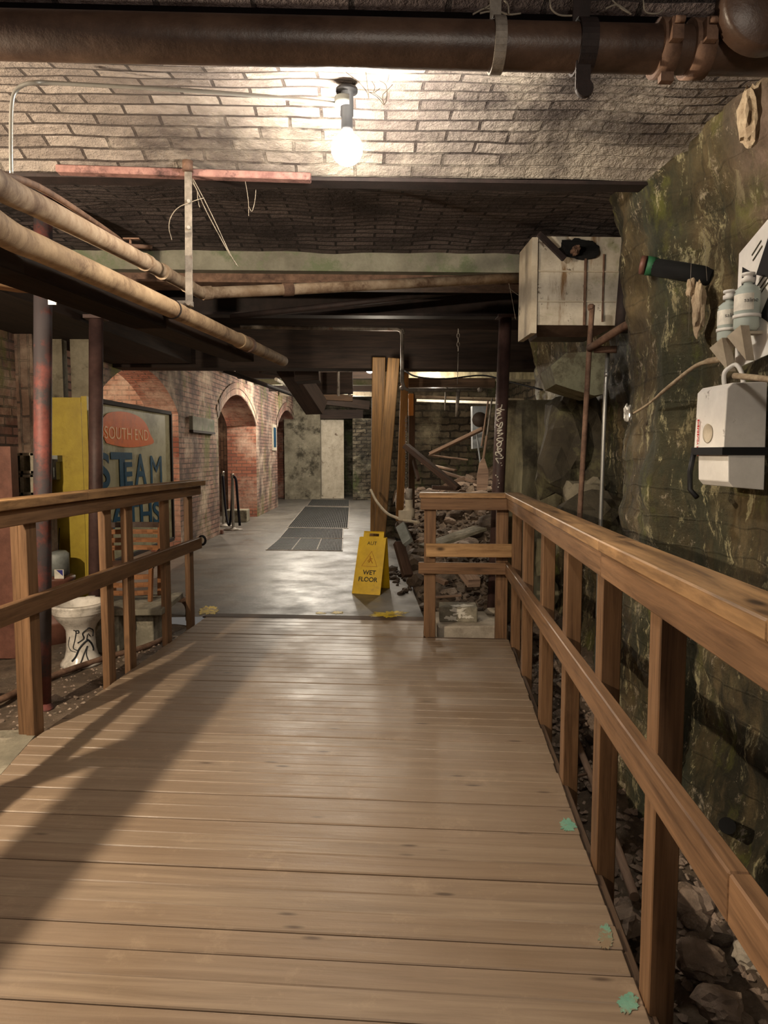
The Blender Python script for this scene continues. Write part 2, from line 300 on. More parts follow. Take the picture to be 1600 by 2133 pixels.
# ------------------------------------------------------------------ mesh builder
class MB:
    def __init__(s): s.v = []; s.f = []; s.uv = []; s.sm = []
    def face(s, pts, uv=None, smooth=False):
        n = len(s.v); s.v += [Vector(p) for p in pts]; s.f.append(list(range(n, n+len(pts))))
        if uv is None:
            a = Vector(pts[1])-Vector(pts[0]); nn = Vector((0, 0, 0))
            for i in range(len(pts)): nn += Vector(pts[i]).cross(Vector(pts[(i+1) % len(pts)]))
            ax = max(range(3), key=lambda i: abs(nn[i]))
            j = [(1, 2), (0, 2), (0, 1)][ax]
            uv = [(p[j[0]], p[j[1]]) for p in pts]
        s.uv.append(uv); s.sm.append(smooth)
    def box(s, c, d, rz=0, ch=0):
        """box centred at c with size d turned about z"""
        c = Vector(c); R_ = Matrix.Rotation(rz, 3, 'Z')
        s.obox(c, R_ @ Vector((d[0]/2, 0, 0)), R_ @ Vector((0, d[1]/2, 0)), Vector((0, 0, d[2]/2)), ch); return s
    def b2(s, a, b, ch=0):
        s.box([(a[i]+b[i])/2 for i in range(3)], [abs(b[i]-a[i]) for i in range(3)], 0, ch); return s
    def obox(s, c, X, Y, Z, ch=0):
        ax = [X, Y, Z]; ln = [a.length for a in ax]; L = max(range(3), key=lambda i: ln[i])
        r0 = U(0, 9)
        if ch <= 0 or ch > min(ln)*.9: ch = 0
        def P(i, j, k): return c + X*i + Y*j + Z*k
        def cuv(pt, nax):
            q = pt-c; o = [a for a in range(3) if a != nax]
            if L in o: o = [L, [a for a in o if a != L][0]]
            return (q.dot(ax[o[0]])/(ln[o[0]] or 1)+r0, q.dot(ax[o[1]])/(ln[o[1]] or 1)+nax*.37+r0)
        e = [1-ch/l if l else 1 for l in ln]
        for nax in range(3):
            a, b = [(1, 2), (2, 0), (0, 1)][nax]
            for sg in (-1, 1):
                pts = []
                for (i, j) in ((-1, -1), (1, -1), (1, 1), (-1, 1)):
                    k = [0, 0, 0]; k[nax] = sg; k[a] = i*e[a]; k[b] = j*e[b]; pts.append(P(*k))
                if sg < 0: pts.reverse()
                s.face(pts, [cuv(p, nax) for p in pts])
        if ch:
            for nax in range(3):          # 12 edge strips
                a, b = [(1, 2), (2, 0), (0, 1)][nax]
                for i in (-1, 1):
                    for j in (-1, 1):
                        k1 = [0]*3; k2 = [0]*3; k3 = [0]*3; k4 = [0]*3
                        k1[nax] = -e[nax]; k2[nax] = e[nax]; k3[nax] = e[nax]; k4[nax] = -e[nax]
                        for k in (k1, k2): k[a] = i; k[b] = j*e[b]
                        for k in (k3, k4): k[a] = i*e[a]; k[b] = j
                        pts = [P(*k1), P(*k2), P(*k3), P(*k4)]
                        if i*j < 0: pts.reverse()
                        s.face(pts, [cuv(p, a) for p in pts])
            for i in (-1, 1):
                for j in (-1, 1):
                    for k in (-1, 1):
                        pts = [P(i, j*e[1], k*e[2]), P(i*e[0], j, k*e[2]), P(i*e[0], j*e[1], k)]
                        if i*j*k < 0: pts.reverse()
                        s.face(pts, [cuv(p, 0) for p in pts])
        return s
    def bar(s, a, b, wd, th, up=(0, 0, 1), ch=.004):
        """bar a->b, wd across, th along up"""
        a = Vector(a); b = Vector(b); d = (b-a); X = d/2; u = Vector(up); sd = d.cross(u)
        if sd.length < 1e-5: sd = d.cross(Vector((1, 0, 0)))
        sd.normalize(); u2 = sd.cross(d).normalized()
        s.obox((a+b)/2, X, sd*(wd/2), u2*(th/2), ch); return s
    def tube(s, pts, r, n=12, cap=True, closed=False):
        pts = [Vector(p) for p in pts]; rr = r if isinstance(r, (list, tuple)) else [r]*len(pts)
        rings = []; L = 0; prev = None
        for i, p in enumerate(pts):
            if closed: t = (pts[(i+1) % len(pts)]-pts[i-1])
            else: t = pts[min(i+1, len(pts)-1)]-pts[max(i-1, 0)]
            t.normalize()
            if prev is None:
                x = t.cross(Vector((0, 0, 1)));
                if x.length < .1: x = t.cross(Vector((0, 1, 0)))
            else: x = prev - t*prev.dot(t)
            x.normalize(); y = t.cross(x); prev = x
            if i: L += (p-pts[i-1]).length
            rings.append(([p+(x*math.cos(k*2*PI/n)+y*math.sin(k*2*PI/n))*rr[i] for k in range(n)], L))
        m = len(rings)
        for i in range(m if closed else m-1):
            A, la = rings[i]; B, lb = rings[(i+1) % m]
            for k in range(n):
                q = (k+1) % n
                s.face([A[k], A[q], B[q], B[k]], [(la, k*rr[i]*6.28/n), (la, (k+1)*rr[i]*6.28/n), (lb, (k+1)*rr[i]*6.28/n), (lb, k*rr[i]*6.28/n)], True)
        if cap and not closed:
            s.face(list(reversed(rings[0][0]))); s.face(rings[-1][0])
        return s
    def lathe(s, prof, c, n=28, sx=1, sy=1, tilt=None):
        c = Vector(c); R_ = tilt or Matrix.Identity(3)
        P = [[c+R_ @ Vector((r*sx*math.cos(2*PI*k/n), r*sy*math.sin(2*PI*k/n), z)) for k in range(n)] for r, z in prof]
        for i in range(len(P)-1):
            for k in range(n):
                q = (k+1) % n; s.face([P[i][k], P[i][q], P[i+1][q], P[i+1][k]], None, True)
        return s
    def prism(s, outline, d):
        """closed outline of 3d points, extruded by vector d"""
        o = [Vector(p) for p in outline]; d = Vector(d); q = [p+d for p in o]
        s.face(list(reversed(o))); s.face(q)
        for i in range(len(o)):
            j = (i+1) % len(o); s.face([o[i], o[j], q[j], q[i]])
        return s
    def blob(s, c, r, sx=1, sy=1, sz=1, sub=2, rough=.25, rot=True):
        bm = bmesh.new(); bmesh.ops.create_icosphere(bm, subdivisions=sub, radius=1); o = Vector((U(0, 99), U(0, 99), U(0, 99)))
        c = Vector(c); n0 = len(s.v); E_ = Matrix.Rotation(U(0, 6), 3, 'Z') @ Matrix.Rotation(U(-.5, .5), 3, 'X') if rot else Matrix.Identity(3)
        P = []
        for v in bm.verts:
            p = v.co.copy()
            # facet the ball so it reads as a broken stone
            q = p.normalized(); m = max(abs(q.x), abs(q.y), abs(q.z)); p = q*(.55+.45/m*.75)
            p *= 1+rough*noise.noise(q*1.7+o)+.4*rough*noise.noise(q*4+o)
            P.append(c + E_ @ Vector((p.x*r*sx, p.y*r*sy, p.z*r*sz)))
        for f in bm.faces: s.face([P[v.index] for v in f.verts], None, False)
        bm.free(); return s
    def mesh(s, name, off=Vector((0, 0, 0)), merge=True):
        me = bpy.data.meshes.new(name); me.from_pydata([tuple(p-off) for p in s.v], [], s.f)
        ul = me.uv_layers.new(name='UVMap'); i = 0
        for fi, f in enumerate(s.f):
            for j in range(len(f)): ul.data[i].uv = s.uv[fi][j]; i += 1
        me.polygons.foreach_set('use_smooth', s.sm)
        if merge:
            bm = bmesh.new(); bm.from_mesh(me); bmesh.ops.remove_doubles(bm, verts=bm.verts, dist=1e-5)
            bm.to_mesh(me); bm.free()
        me.update(); return me

def worldloc(o):
    p = Vector((0, 0, 0))
    while o: p += o.location; o = o.parent
    return p
def obj(name, mb, mat, parent=None, label=None, merge=True):
    if parent is not None: off = worldloc(parent)
    else:
        xs = [p.x for p in mb.v]; ys = [p.y for p in mb.v]; zs = [p.z for p in mb.v]
        off = Vector(((min(xs)+max(xs))/2, (min(ys)+max(ys))/2, min(zs)))
    o = bpy.data.objects.new(name, mb.mesh(name, off, merge)); C.objects.link(o)
    o.data.materials.append(M[mat] if isinstance(mat, str) else mat)
    if parent is not None: o.parent = parent
    else: o.location = off
    if label: o['label'] = label
    return o
def tag(o, label, cat, group=None, kind=None):
    o['label'] = label; o['category'] = cat
    if group: o['group'] = group
    if kind: o['kind'] = kind
    return o
def thing(name, label, cat, loc=(0, 0, 0), group=None):
    o = bpy.data.objects.new(name, None); C.objects.link(o); o.location = loc; o.empty_display_size = .1
    return tag(o, label, cat, group)
def struct(name, mb, mat, label=None, merge=True):
    o = obj(name, mb, mat, None, label, merge); o['kind'] = 'structure'
    return o
def text(name, body, mat, parent, org, xdir, ydir, size, ext=.001, shear=0, sx=1.0, label=None, spacing=1.0, bold=0):
    """lettering mesh whose baseline starts at org, in world coordinates"""
    cu = bpy.data.curves.new(name, 'FONT'); cu.body = body; cu.size = 1; cu.extrude = ext/size; cu.offset = bold; cu.space_character = spacing
    t = bpy.data.objects.new('tmp', cu); C.objects.link(t); bpy.context.view_layer.update()
    me = bpy.data.meshes.new_from_object(t.evaluated_get(bpy.context.evaluated_depsgraph_get()))
    bpy.data.objects.remove(t); off = worldloc(parent)
    xd = Vector(xdir).normalized(); yd = Vector(ydir).normalized(); nd = xd.cross(yd); org = Vector(org)
    for v in me.vertices:
        p = v.co*size; v.co = org + xd*p.x*sx + yd*p.y + nd*(p.z) - off
    o = bpy.data.objects.new(name, me); C.objects.link(o); me.materials.clear(); me.materials.append(M[mat]); o.parent = parent
    if label: o['label'] = label
    return o
def curvepts(pts, n=8):
    """Catmull-Rom through pts"""
    P = [Vector(p) for p in pts]; P = [P[0]*2-P[1]]+P+[P[-1]*2-P[-2]]; out = []
    for i in range(1, len(P)-2):
        for k in range(n):
            t = k/n; a, b, c, d = P[i-1], P[i], P[i+1], P[i+2]
            out.append(.5*((2*b)+(c-a)*t+(2*a-5*b+4*c-d)*t*t+(3*b-a-3*c+d)*t**3))
    out.append(P[-2]); return out

# frames: the walkway runs 6.5 degrees off the building, the arcade wall leans slightly inward
g = math.radians(6.47)
def ramp(u, v, z=0): return Vector((u*math.sin(g)+v*math.cos(g), u*math.cos(g)-v*math.sin(g), z))
RU = ramp(1, 0); RV = ramp(0, 1)
wd = Vector((.05, 1, 0)).normalized(); wn = Vector((wd.y, -wd.x, 0)); WO = Vector((-2.35, 11.69, 0))
def W(s_, z, off=0): return WO + wd*s_ + wn*off + Vector((0, 0, z))

# ================================================================== STRUCTURE
# floor beyond the walkway
mb = MB(); e0 = ramp(5.835, -1.99); e1 = ramp(5.835, -.11); mb.face([(-4.6, e0.y-.15, 0), tuple(e0), tuple(e1), (e1.x, 7.3, 0), (-4.6, 7.3, 0)]); mb.face([(-4.6, 7.3, 0), (.55, 7.3, 0), (.75, 23.5, 0), (-4.6, 23.5, 0)])
mb.face([tuple(e1), (e1.x, 7.3, 0), (e1.x, 7.3, -.4), (e1.x, e1.y, -.4)]); mb.face([(.55, 7.3, 0), (.75, 23.5, 0), (.75, 23.5, -.4), (.55, 7.3, -.4)])
struct('floor', mb, 'floor', 'grey worn concrete floor beyond the end of the boardwalk')
# uneven ground
def terrain(x0, x1, y0, y1, nx, ny, fz, mat, name, label, uvs=1):
    mb = MB(); g_ = [[Vector((x0+(x1-x0)*i/nx, y0+(y1-y0)*j/ny, 0)) for i in range(nx+1)] for j in range(ny+1)]
    for row in g_:
        for p in row: p.z = fz(p.x, p.y)
    for j in range(ny):
        for i in range(nx): mb.face([g_[j][i], g_[j][i+1], g_[j+1][i+1], g_[j+1][i]], None, True)
    return struct(name, mb, mat, label)
def zl(x, y): return -.05+.03*noise.noise(Vector((x*2.2, y*2.2, 1)))+.02*noise.noise(Vector((x*7, y*7, 4)))
terrain(-4.6, -.9, -1.5, 5.95, 60, 110, zl, 'dirt', 'floor_dirt', 'brown dirt ground left of the boardwalk')
def zr(x, y):
    z = -.38+.06*noise.noise(Vector((x*2.5, y*2.5, 3)))+.05*noise.noise(Vector((x*7, y*7, 9)))+.025*noise.noise(Vector((x*19, y*19, 5)))
    z += max(0, x-1.1)*.35
    k = max(0, y-6.0)
    if x > .3: z += min(1.15, k*.33)*min(1, max(0, (x-.35)/.25))
    return z
terrain(-.6, 2.3, -1.5, 6.2, 80, 180, zr, 'dirt', 'floor_trench', 'rubble strewn dirt in the trench right of the boardwalk')
terrain(.56, 2.3, 6.2, 11.6, 50, 110, zr, 'dirt', 'floor_rubble_store', 'dark rubble slope behind the end of the boardwalk')

# ceiling vaults
def vault(name, prof, x0, x1, mat, label, nx=1, jit=0):
    mb = MB(); P = []; L = 0
    for i, (y, z) in enumerate(prof):
        if i: L += math.hypot(y-prof[i-1][0], z-prof[i-1][1])
        P.append((y, z, L))
    for i in range(len(P)-1):
        for k in range(nx):
            xa = x0+(x1-x0)*k/nx; xb = x0+(x1-x0)*(k+1)/nx
            def q(x, a):
                y, z, l = a; return Vector((x, y, z+jit*noise.noise(Vector((x*3, y*3, 0)))))
            a, b = P[i], P[i+1]
            mb.face([q(xa, a), q(xa, b), q(xb, b), q(xb, a)], [(xa, a[2]), (xa, b[2]), (xb, b[2]), (xb, a[2])], True)
    # brick thickness above, so that no light leaks through
    mb.face([(x0, prof[0][0], 3.3), (x1, prof[0][0], 3.3), (x1, prof[-1][0], 3.3), (x0, prof[-1][0], 3.3)])
    return struct(name, mb, mat, label)
def arcprof(y0, z0, y1, z1, rise, n=18):
    return [(y0+(y1-y0)*t/n, z0+(z1-z0)*t/n+rise*4*(t/n)*(1-t/n)) for t in range(n+1)]
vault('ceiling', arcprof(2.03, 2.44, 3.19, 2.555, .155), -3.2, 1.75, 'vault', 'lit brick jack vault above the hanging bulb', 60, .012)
vault('ceiling_second_vault', arcprof(3.26, 2.58, 4.98, 2.70, .085), -3.2, 1.75, 'vault_dark', 'dark brick vault beyond the first steel beam', 60, .02)
vault('ceiling_near_vault', arcprof(.5, 2.50, 1.93, 2.50, .14), -3.2, 2.2, 'vault_dark', 'dark brick vault overhead in front of the brown pipe')  # dark brick stands in for the shadow of pipe and beam here
mb = MB()
for i in range(16):
    y0 = 5.16+i*.165; mb.b2((-4.4, y0, 2.76+U(-.012, .012)), (2.5, y0+.158, 2.82))
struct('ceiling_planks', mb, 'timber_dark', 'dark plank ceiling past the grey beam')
mb = MB(); mb.b2((-4.8, 7.8, 3.15), (2.8, 24.2, 3.25))
struct('ceiling_far', mb, 'white_paint', 'boarded ceiling over the far passage')
# first steel beams
mb = MB(); mb.b2((-3.2, 3.185, 2.535), (1.5, 3.275, 2.55)); mb.b2((-3.2, 3.225, 2.55), (1.5, 3.24, 3.3))
struct('trim_1', mb, 'iron_dark', 'thin dark steel beam edge between the two brick vaults')
mb = MB(); mb.b2((-3.2, 1.93, 2.43), (1.7, 2.05, 2.452)); mb.b2((-3.2, 1.97, 2.43), (1.7, 1.99, 3.3))
struct('trim_2', mb, 'iron_dark', 'dark steel beam behind the brown overhead pipe')
# walls around
mb = MB()
def quad(a, b, z0, z1): mb.face([(a[0], a[1], z0), (b[0], b[1], z0), (b[0], b[1], z1), (a[0], a[1], z1)], [(0, z0), (math.dist(a, b), z0), (math.dist(a, b), z1), (0, z1)])
quad((-4.8, 24), (2.8, 24), -1, 3.4); struct('wall_far', mb, 'stonework')
mb = MB(); quad((-4.8, -1.5), (-4.8, 24), -1, 3.4); struct('wall_outer_left', mb, 'brick_far')
mb = MB(); quad((2.45, 24), (2.45, -1.5), -1, 3.4); struct('wall_outer_right', mb, 'stonework')

# arcade wall (left) with three arched openings
def arcade():
    arches = [(-4.42, -1.73, 1.90, 2.36), (.50, 3.82, 1.93, 2.45), (6.6, 10.3, 1.98, 2.52)]
    s0, s1, zt = -8.2, 12.4, 3.3
    def tops(a):
        x0, x1, zs, zc = a; n = 26
        return [(x0+(x1-x0)*i/n, zs+(zc-zs)*max(0, math.sin(PI*i/n))**.75) for i in range(n+1)]
    mb = MB(); cur = s0
    def q(sa, sb, za, zb, za2=None, zb2=None):
        p = [(sa, za), (sb, za2 if za2 is not None else za), (sb, zb2 if zb2 is not None else zb), (sa, zb)]
        mb.face([W(a, b) for a, b in p], p)
    for a in arches:
        q(cur, a[0], -.5, zt); T = tops(a)
        for i in range(len(T)-1):
            (xa, za), (xb, zb) = T[i], T[i+1]; q(xa, xb, za, zt, zb, zt)
        cur = a[1]
    q(cur, s1, -.5, zt)
    wl = struct('wall_left', mb, 'brick_arch', 'long brick arcade wall with arched openings on the left', merge=False)
    for i, a in enumerate(arches):
        D = [.42, .62, .62][i]; mb = MB(); T = [(a[0], -.5)]+tops(a)+[(a[1], -.5)]; L = 0
        for k in range(len(T)-1):
            l2 = L+math.dist(T[k], T[k+1])
            mb.face([W(T[k][0], T[k][1]), W(T[k+1][0], T[k+1][1]), W(T[k+1][0], T[k+1][1], -D), W(T[k][0], T[k][1], -D)], [(0, L), (0, l2), (D, l2), (D, L)]); L = l2
        struct(['wall_left_reveal_1', 'wall_left_reveal_2', 'wall_left_reveal_3'][i], mb, 'brick_red', ['brick soffit and jambs of the near arch behind the signboard', 'red brick jambs of the middle arch', 'red brick jambs of the farthest arch'][i])
        # voussoir ring laid on the wall face
        mb = MB(); T = tops(a)
        if i: 
            for r_ in range(2):
                for k in range(len(T)-1):
                    c0 = Vector((T[k][0], T[k][1])); c1 = Vector((T[k+1][0], T[k+1][1])); d = (c1-c0); nrm = Vector((-d.y, d.x)).normalized()
                    if nrm.y < 0: nrm = -nrm
                    o0 = .01+r_*.115; o1 = o0+.105
                    e = d*.04
                    pts = [c0+nrm*o0+e, c1+nrm*o0-e, c1+nrm*o1-e, c0+nrm*o1+e]
                    mb.face([W(p.x, p.y, .012+.006*r_) for p in pts], [(L+.1, 0.012), (L+.2, .012), (L+.2, .06), (L+.1, .06)])
            struct('trim_%d' % (i+2), mb, 'brick_arch', ['', 'pale brick ring around the middle arch', 'pale brick ring around the farthest arch'][i], merge=False)
arcade()
# wall behind the first arch and the dark rooms behind the others
mb = MB(); mb.face([W(-6, -.3, -1.7), W(-.9, -.3, -1.7), W(-.9, 3, -1.7), W(-6, 3, -1.7)], [(0, 0), (5.1, 0), (5.1, 3.3), (0, 3.3)])
struct('wall_behind_arch', mb, 'brick_red', 'pink brick wall lit inside the near arch', merge=False)
mb = MB()
for s_ in (5.2,): mb.obox(W(s_, 1.3, -1.4), wd*.06, wn*.75, Vector((0, 0, 1.8)))
struct('wall_cross', mb, 'brick_far')
mb = MB(); mb.face([W(-.95, -.3, -.42), W(-.95, -.3, -3.4), W(-.95, 3.2, -3.4), W(-.95, 3.2, -.42)], [(0, 0), (3, 0), (3, 3.5), (0, 3.5)])
struct('wall_arch_cross', mb, 'brick_pink', 'pale pink brick cross wall lit inside the near arch', merge=False)

# end wall pieces of the passage
YE = 21.5
mb = MB()
def rough_slab(mb, a, b, z0, z1, th, n=24, amp=.05):
    a = Vector(a); b = Vector(b); d = (b-a).normalized(); nn = Vector((d.y, -d.x, 0)); L = (b-a).length; m = max(6, int((z1-z0)/.12)); n = max(4, int(L/.12))
    def P(i, j, side):
        p = a+d*(L*i/n)+Vector((0, 0, z0+(z1-z0)*j/m))
        return p+nn*(side*th/2+amp*noise.noise(p*2.7)*side+amp*.6*noise.noise(p*7)*side)
    for i in range(n):
        for j in range(m):
            for sd in (1, -1):
                pts = [P(i, j, sd), P(i+1, j, sd), P(i+1, j+1, sd), P(i, j+1, sd)]
                uv = [(L*i/n, z0+(z1-z0)*j/m), (L*(i+1)/n, z0+(z1-z0)*j/m), (L*(i+1)/n, z0+(z1-z0)*(j+1)/m), (L*i/n, z0+(z1-z0)*(j+1)/m)]
                if sd < 0: pts.reverse(); uv.reverse()
                mb.face(pts, uv)
    for j in range(m):
        for i in (0, n):
            mb.face([P(i, j, 1), P(i, j, -1), P(i, j+1, -1), P(i, j+1, 1)])
    for i in range(n): mb.face([P(i, m, 1), P(i+1, m, 1), P(i+1, m, -1), P(i, m, -1)])
x_a = at(622, 900, Y=YE).x; x_b = at(668, 900, Y=YE).x; x_c = at(716, 900, Y=YE).x; x_d = at(735, 900, Y=YE).x; x_e = at(800, 900, Y=YE).x
rough_slab(mb, (x_a-.4, YE, 0), (x_b, YE, 0), -.1, 3.1, .5); struct('wall_end', mb, 'plaster', 'mouldy grey plaster wall left of the far doorway')
mb = MB(); rough_slab(mb, (x_d, YE-.3, 0), (x_e+1.6, YE-.3, 0), -.1, 2.35, .6, amp=.16); struct('wall_end_stone', mb, 'stonework', 'rough stone wall right of the far doorway')
mb = MB(); mb.b2((x_b-.1, YE+.1, -.02), (x_c, YE+.16, 2.35)); mb.b2((x_b+.02, YE+.05, .1), (x_b+.06, YE+.1, 2.3))
struct('door_1', mb, 'white_paint', 'pale scuffed slab door at the far end of the passage')
mb = MB(); mb.b2((x_b-.15, YE-.2, 2.36), (x_d+.3, YE+.4, 2.62)); struct('trim_5', mb, 'timber_dark', 'dark lintel over the pale far door')

# right mossy wall, really displaced
def right_wall():
    plan = [(1.62, -1.4), (1.54, 1.0), (1.47, 2.6), (1.45, 3.05), (1.36, 3.2), (1.385, 3.66), (1.45, 3.82), (1.75, 3.95), (1.80, 5.6), (1.78, 7.2)]
    pts = []; L = 0
    for i in range(len(plan)-1):
        a = Vector(plan[i]); b = Vector(plan[i+1]); l = (b-a).length; n = max(2, int(l/.028))
        for k in range(n): pts.append((a+(b-a)*k/n, L+l*k/n))
        L += l
    pts.append((Vector(plan[-1]), L)); z0, z1 = -.62, 2.86; m = 120; G = []
    for i, (p, l) in enumerate(pts):
        q = pts[min(i+3, len(pts)-1)][0]-pts[max(i-3, 0)][0]; nn = Vector((-q.y, q.x)).normalized(); col = []
        for j in range(m+1):
            z = z0+(z1-z0)*j/m; P = Vector((p.x, p.y, z))
            h = .045*noise.noise(P*1.7)+.035*noise.noise(P*4.5)+.018*noise.noise(P*11)+.012*noise.noise(P*25)
            # coursed blocks, some of them fallen out
            bx = l/.33+.5*(int(z/.19) % 2); bz = z/.19; fx = bx-math.floor(bx); fz = bz-math.floor(bz)
            e = min(fx, 1-fx)*.33; e2 = min(fz, 1-fz)*.19; joint = max(0, 1-min(e, e2)/.018); h -= .006*joint
            r = noise.noise(Vector((math.floor(bx)*7.31, math.floor(bz)*3.77, 2.2))); h += .018*r
            if r < -.52 and p.y > 2.2: h -= .10*min(1, min(e, e2)/.02)
            if z > 2.1: h += (z-2.1)*.18
            if z < .1: h += (.1-z)*.22
            col.append(P+Vector((nn.x, nn.y, 0))*h)
        G.append((col, l))
    mb = MB()
    for i in range(len(G)-1):
        for j in range(m):
            za = z0+(z1-z0)*j/m; zb = z0+(z1-z0)*(j+1)/m
            mb.face([G[i][0][j], G[i+1][0][j], G[i+1][0][j+1], G[i][0][j+1]], [(G[i][1], za), (G[i+1][1], za), (G[i+1][1], zb), (G[i][1], zb)], True)
    struct('wall_right', mb, 'mossy', 'damp mossy stone and plaster wall right of the railing')
right_wall()
# pale concrete wall stub behind the graffiti pole, back wall of the rubble store
mb = MB(); rough_slab(mb, (1.33, 6.55, 0), (1.86, 6.45, 0), -.5, 1.84, .3, amp=.03); struct('wall_stub', mb, 'concrete_green', 'pale streaky concrete wall right of the graffiti pole')
mb = MB(); rough_slab(mb, (.35, 11.9, 0), (2.6, 11.9, 0), -.2, 2.9, .4, amp=.09); struct('wall_store', mb, 'stonework', 'dark rubble stone wall behind the scrap timber')

# grey concrete beam, brown flange, dark downstand beams
mb = MB(); mb.b2((-2.05, 4.93, 2.585), (1.62, 5.12, 2.73)); struct('trim_6', mb, 'concrete_grey', 'mossy grey concrete beam across the passage')
mb = MB(); mb.b2((-2.05, 4.9, 2.50), (1.62, 5.16, 2.515)); mb.b2((-2.05, 5.02, 2.51), (1.62, 5.05, 2.59)); struct('trim_7', mb, 'iron_rust', 'rusty steel flange under the grey concrete beam')
mb = MB(); mb.b2((-2.6, 5.98, 2.49), (1.75, 6.12, 2.51)); mb.b2((-2.6, 6.04, 2.5), (1.75, 6.06, 2.70)); mb.b2((-2.6, 5.98, 2.69), (1.75, 6.12, 2.71)); struct('trim_8', mb, 'iron_dark', 'dark steel beam below the plank ceiling')
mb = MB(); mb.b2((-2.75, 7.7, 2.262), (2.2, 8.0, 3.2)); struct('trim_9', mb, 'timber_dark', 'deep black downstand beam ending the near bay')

# ================================================================== BOARDWALK
bw = thing('boardwalk', 'wide weathered plank boardwalk leading into the cellar, with worn paint marks', 'boardwalk', ramp(3, -.7, 0))
mb = MB(); boards = []
def deck(u0, u1, v0, v1):
    u = u0
    while u < u1-.01:
        wv = .1015; z = U(-.0025, .0012); e = min(u+wv-.0035, u1); j = U(-.004, .004)
        n0 = len(mb.f); c = (ramp(u, v0)+ramp(e, v1))/2; mb.obox(Vector((c.x, c.y, z-.019)), RV*((v1-v0)/2+j), RU*((e-u)/2), Vector((0, 0, .019)), .0035)
        boards.append((n0, len(mb.f), rnd())); u += wv
deck(-1.2, 5.30, -1.95, .52); deck(5.30, 5.83, -1.95, -.11)
o = obj('decking', mb, 'deck', bw, merge=False)
at_ = o.data.attributes.new('board', 'FLOAT', 'FACE')
for a, b, r in boards:
    for i in range(a, b): at_.data[i].value = r
mb = MB()
for v in (-1.9, -.7, .46): mb.bar(ramp(-1.2, v, -.115), ramp(5.28, v, -.115), .045, .14)
obj('joist', mb, 'rail', bw)
mb = MB(); mb.bar(ramp(5.30, -.08, -.06), ramp(5.30, .5, -.06), .03, .12); obj('end_board', mb, 'timber_brown', bw)
mb = MB(); mb.bar(ramp(5.90, -1.98, -.004), ramp(5.90, -.1, -.004), .13, .012); obj('threshold', mb, 'timber_brown', bw)
mb = MB(); mb.bar(ramp(-1.2, .535, -.075), ramp(5.3, .535, -.075), .025, .13); obj('edge_board', mb, 'timber_brown', bw)
def patch(name, px, mat, n=70, z=.0015, seed=0, label=None, rough=.25):
    """irregular flake of paint lying on the boards; px: pixel centre and pixel radii on the deck"""
    x, y, rx, ry = px; mb = MB(); c = at(x, y, Z=z); a = at(x+rx, y, Z=z)-c; b = at(x, y-ry, Z=z)-c; pts = []
    for i in range(n):
        t = 2*PI*i/n; r = .9+rough*noise.noise(Vector((math.cos(t)*1.2, math.sin(t)*1.2, seed+.5)))+rough*1.1*noise.noise(Vector((math.cos(t)*5, math.sin(t)*5, seed+.3)))+rough*1.1*noise.noise(Vector((math.cos(t)*13, math.sin(t)*13, seed+.7)))
        pts.append(c+a*(math.cos(t)*r)+b*(math.sin(t)*r))
    mb.prism(pts, (0, 0, .0012)); return obj(name, mb, mat, bw, label)
patch('yellow_paint_mark', (438, 1272, 23, 9), 'yellow_paint', label='yellow paint mark on the left end of the boards')
patch('yellow_paint_mark', (812, 1279, 40, 6), 'yellow_paint', seed=3, label='long yellow paint streak near the folding sign', rough=.4)
patch('yellow_paint_mark', (705, 1276, 12, 2.5), 'yellow_paint', seed=5, rough=.4)
patch('yellow_paint_mark', (668, 1277, 10, 2), 'yellow_paint', seed=8, rough=.4)
patch('teal_paint_mark', (1181, 1719, 17, 15), 'teal_paint', seed=4, label='teal paint patch at the right edge of the boards')
patch('teal_paint_mark', (1308, 2088, 26, 22), 'teal_paint', seed=6, label='teal paint patch at the near right corner')
patch('teal_paint_mark', (1262, 1950, 16, 28), 'teal_paint', seed=9)

# railings
def railing(name, label, posts, cap, top, mid, extra=None):
    r = thing(name, label, 'railing', posts[0][0])
    for (p, z0, z1, a, b) in posts:
        m_ = MB(); m_.obox(Vector((p.x, p.y, (z0+z1)/2)), RU*(a/2), RV*(b/2), Vector((0, 0, (z1-z0)/2)), .003); obj('post', m_, 'rail', r)
    for nm, pts, wd_, th, mat in ((('cap_board',)+cap), (('top_rail',)+top), (('middle_rail',)+mid)):
        for i in range(len(pts)-1):
            m_ = MB(); m_.bar(pts[i], pts[i+1], wd_, th, ch=.004); obj(nm, m_, mat, r)
    return r
v_ = -1.985
posts = [(ramp(u, v_), -.25, 1.115, .09, .042) for u in (1.5, 2.4, 3.32, 4.13, 4.43, 5.06, 5.56)]
lr = railing('wooden_railing', 'left brown wooden railing with worn orange top board', posts,
             ([ramp(.3, v_+.03, 1.15), ramp(3.75, v_+.03, 1.145), ramp(5.72, v_+.03, 1.135)], .13, .044, 'cap'),
             ([ramp(.3, v_+.042, 1.088), ramp(5.70, v_+.042, 1.076)], .038, .075, 'rail'),
             ([ramp(.3, v_+.042, .655), ramp(5.70, v_+.042, .645)], .038, .09, 'rail'))
m_ = MB(); m_.obox(Vector((*ramp(3.33, v_-.045).xy, .43)), RU*.045, RV*.021, Vector((0, 0, .68)), .003); obj('post', m_, 'rail', lr)
mb = MB(); c = ramp(5.735, v_+.05, .66)
mb.tube([c+RV*(.028*math.cos(t))+Vector((0, 0, .036*math.sin(t))) for t in [2*PI*i/20 for i in range(20)]], .010, 8, closed=True)
obj('ring', mb, 'black', lr, 'black ring on the end of the middle rail')

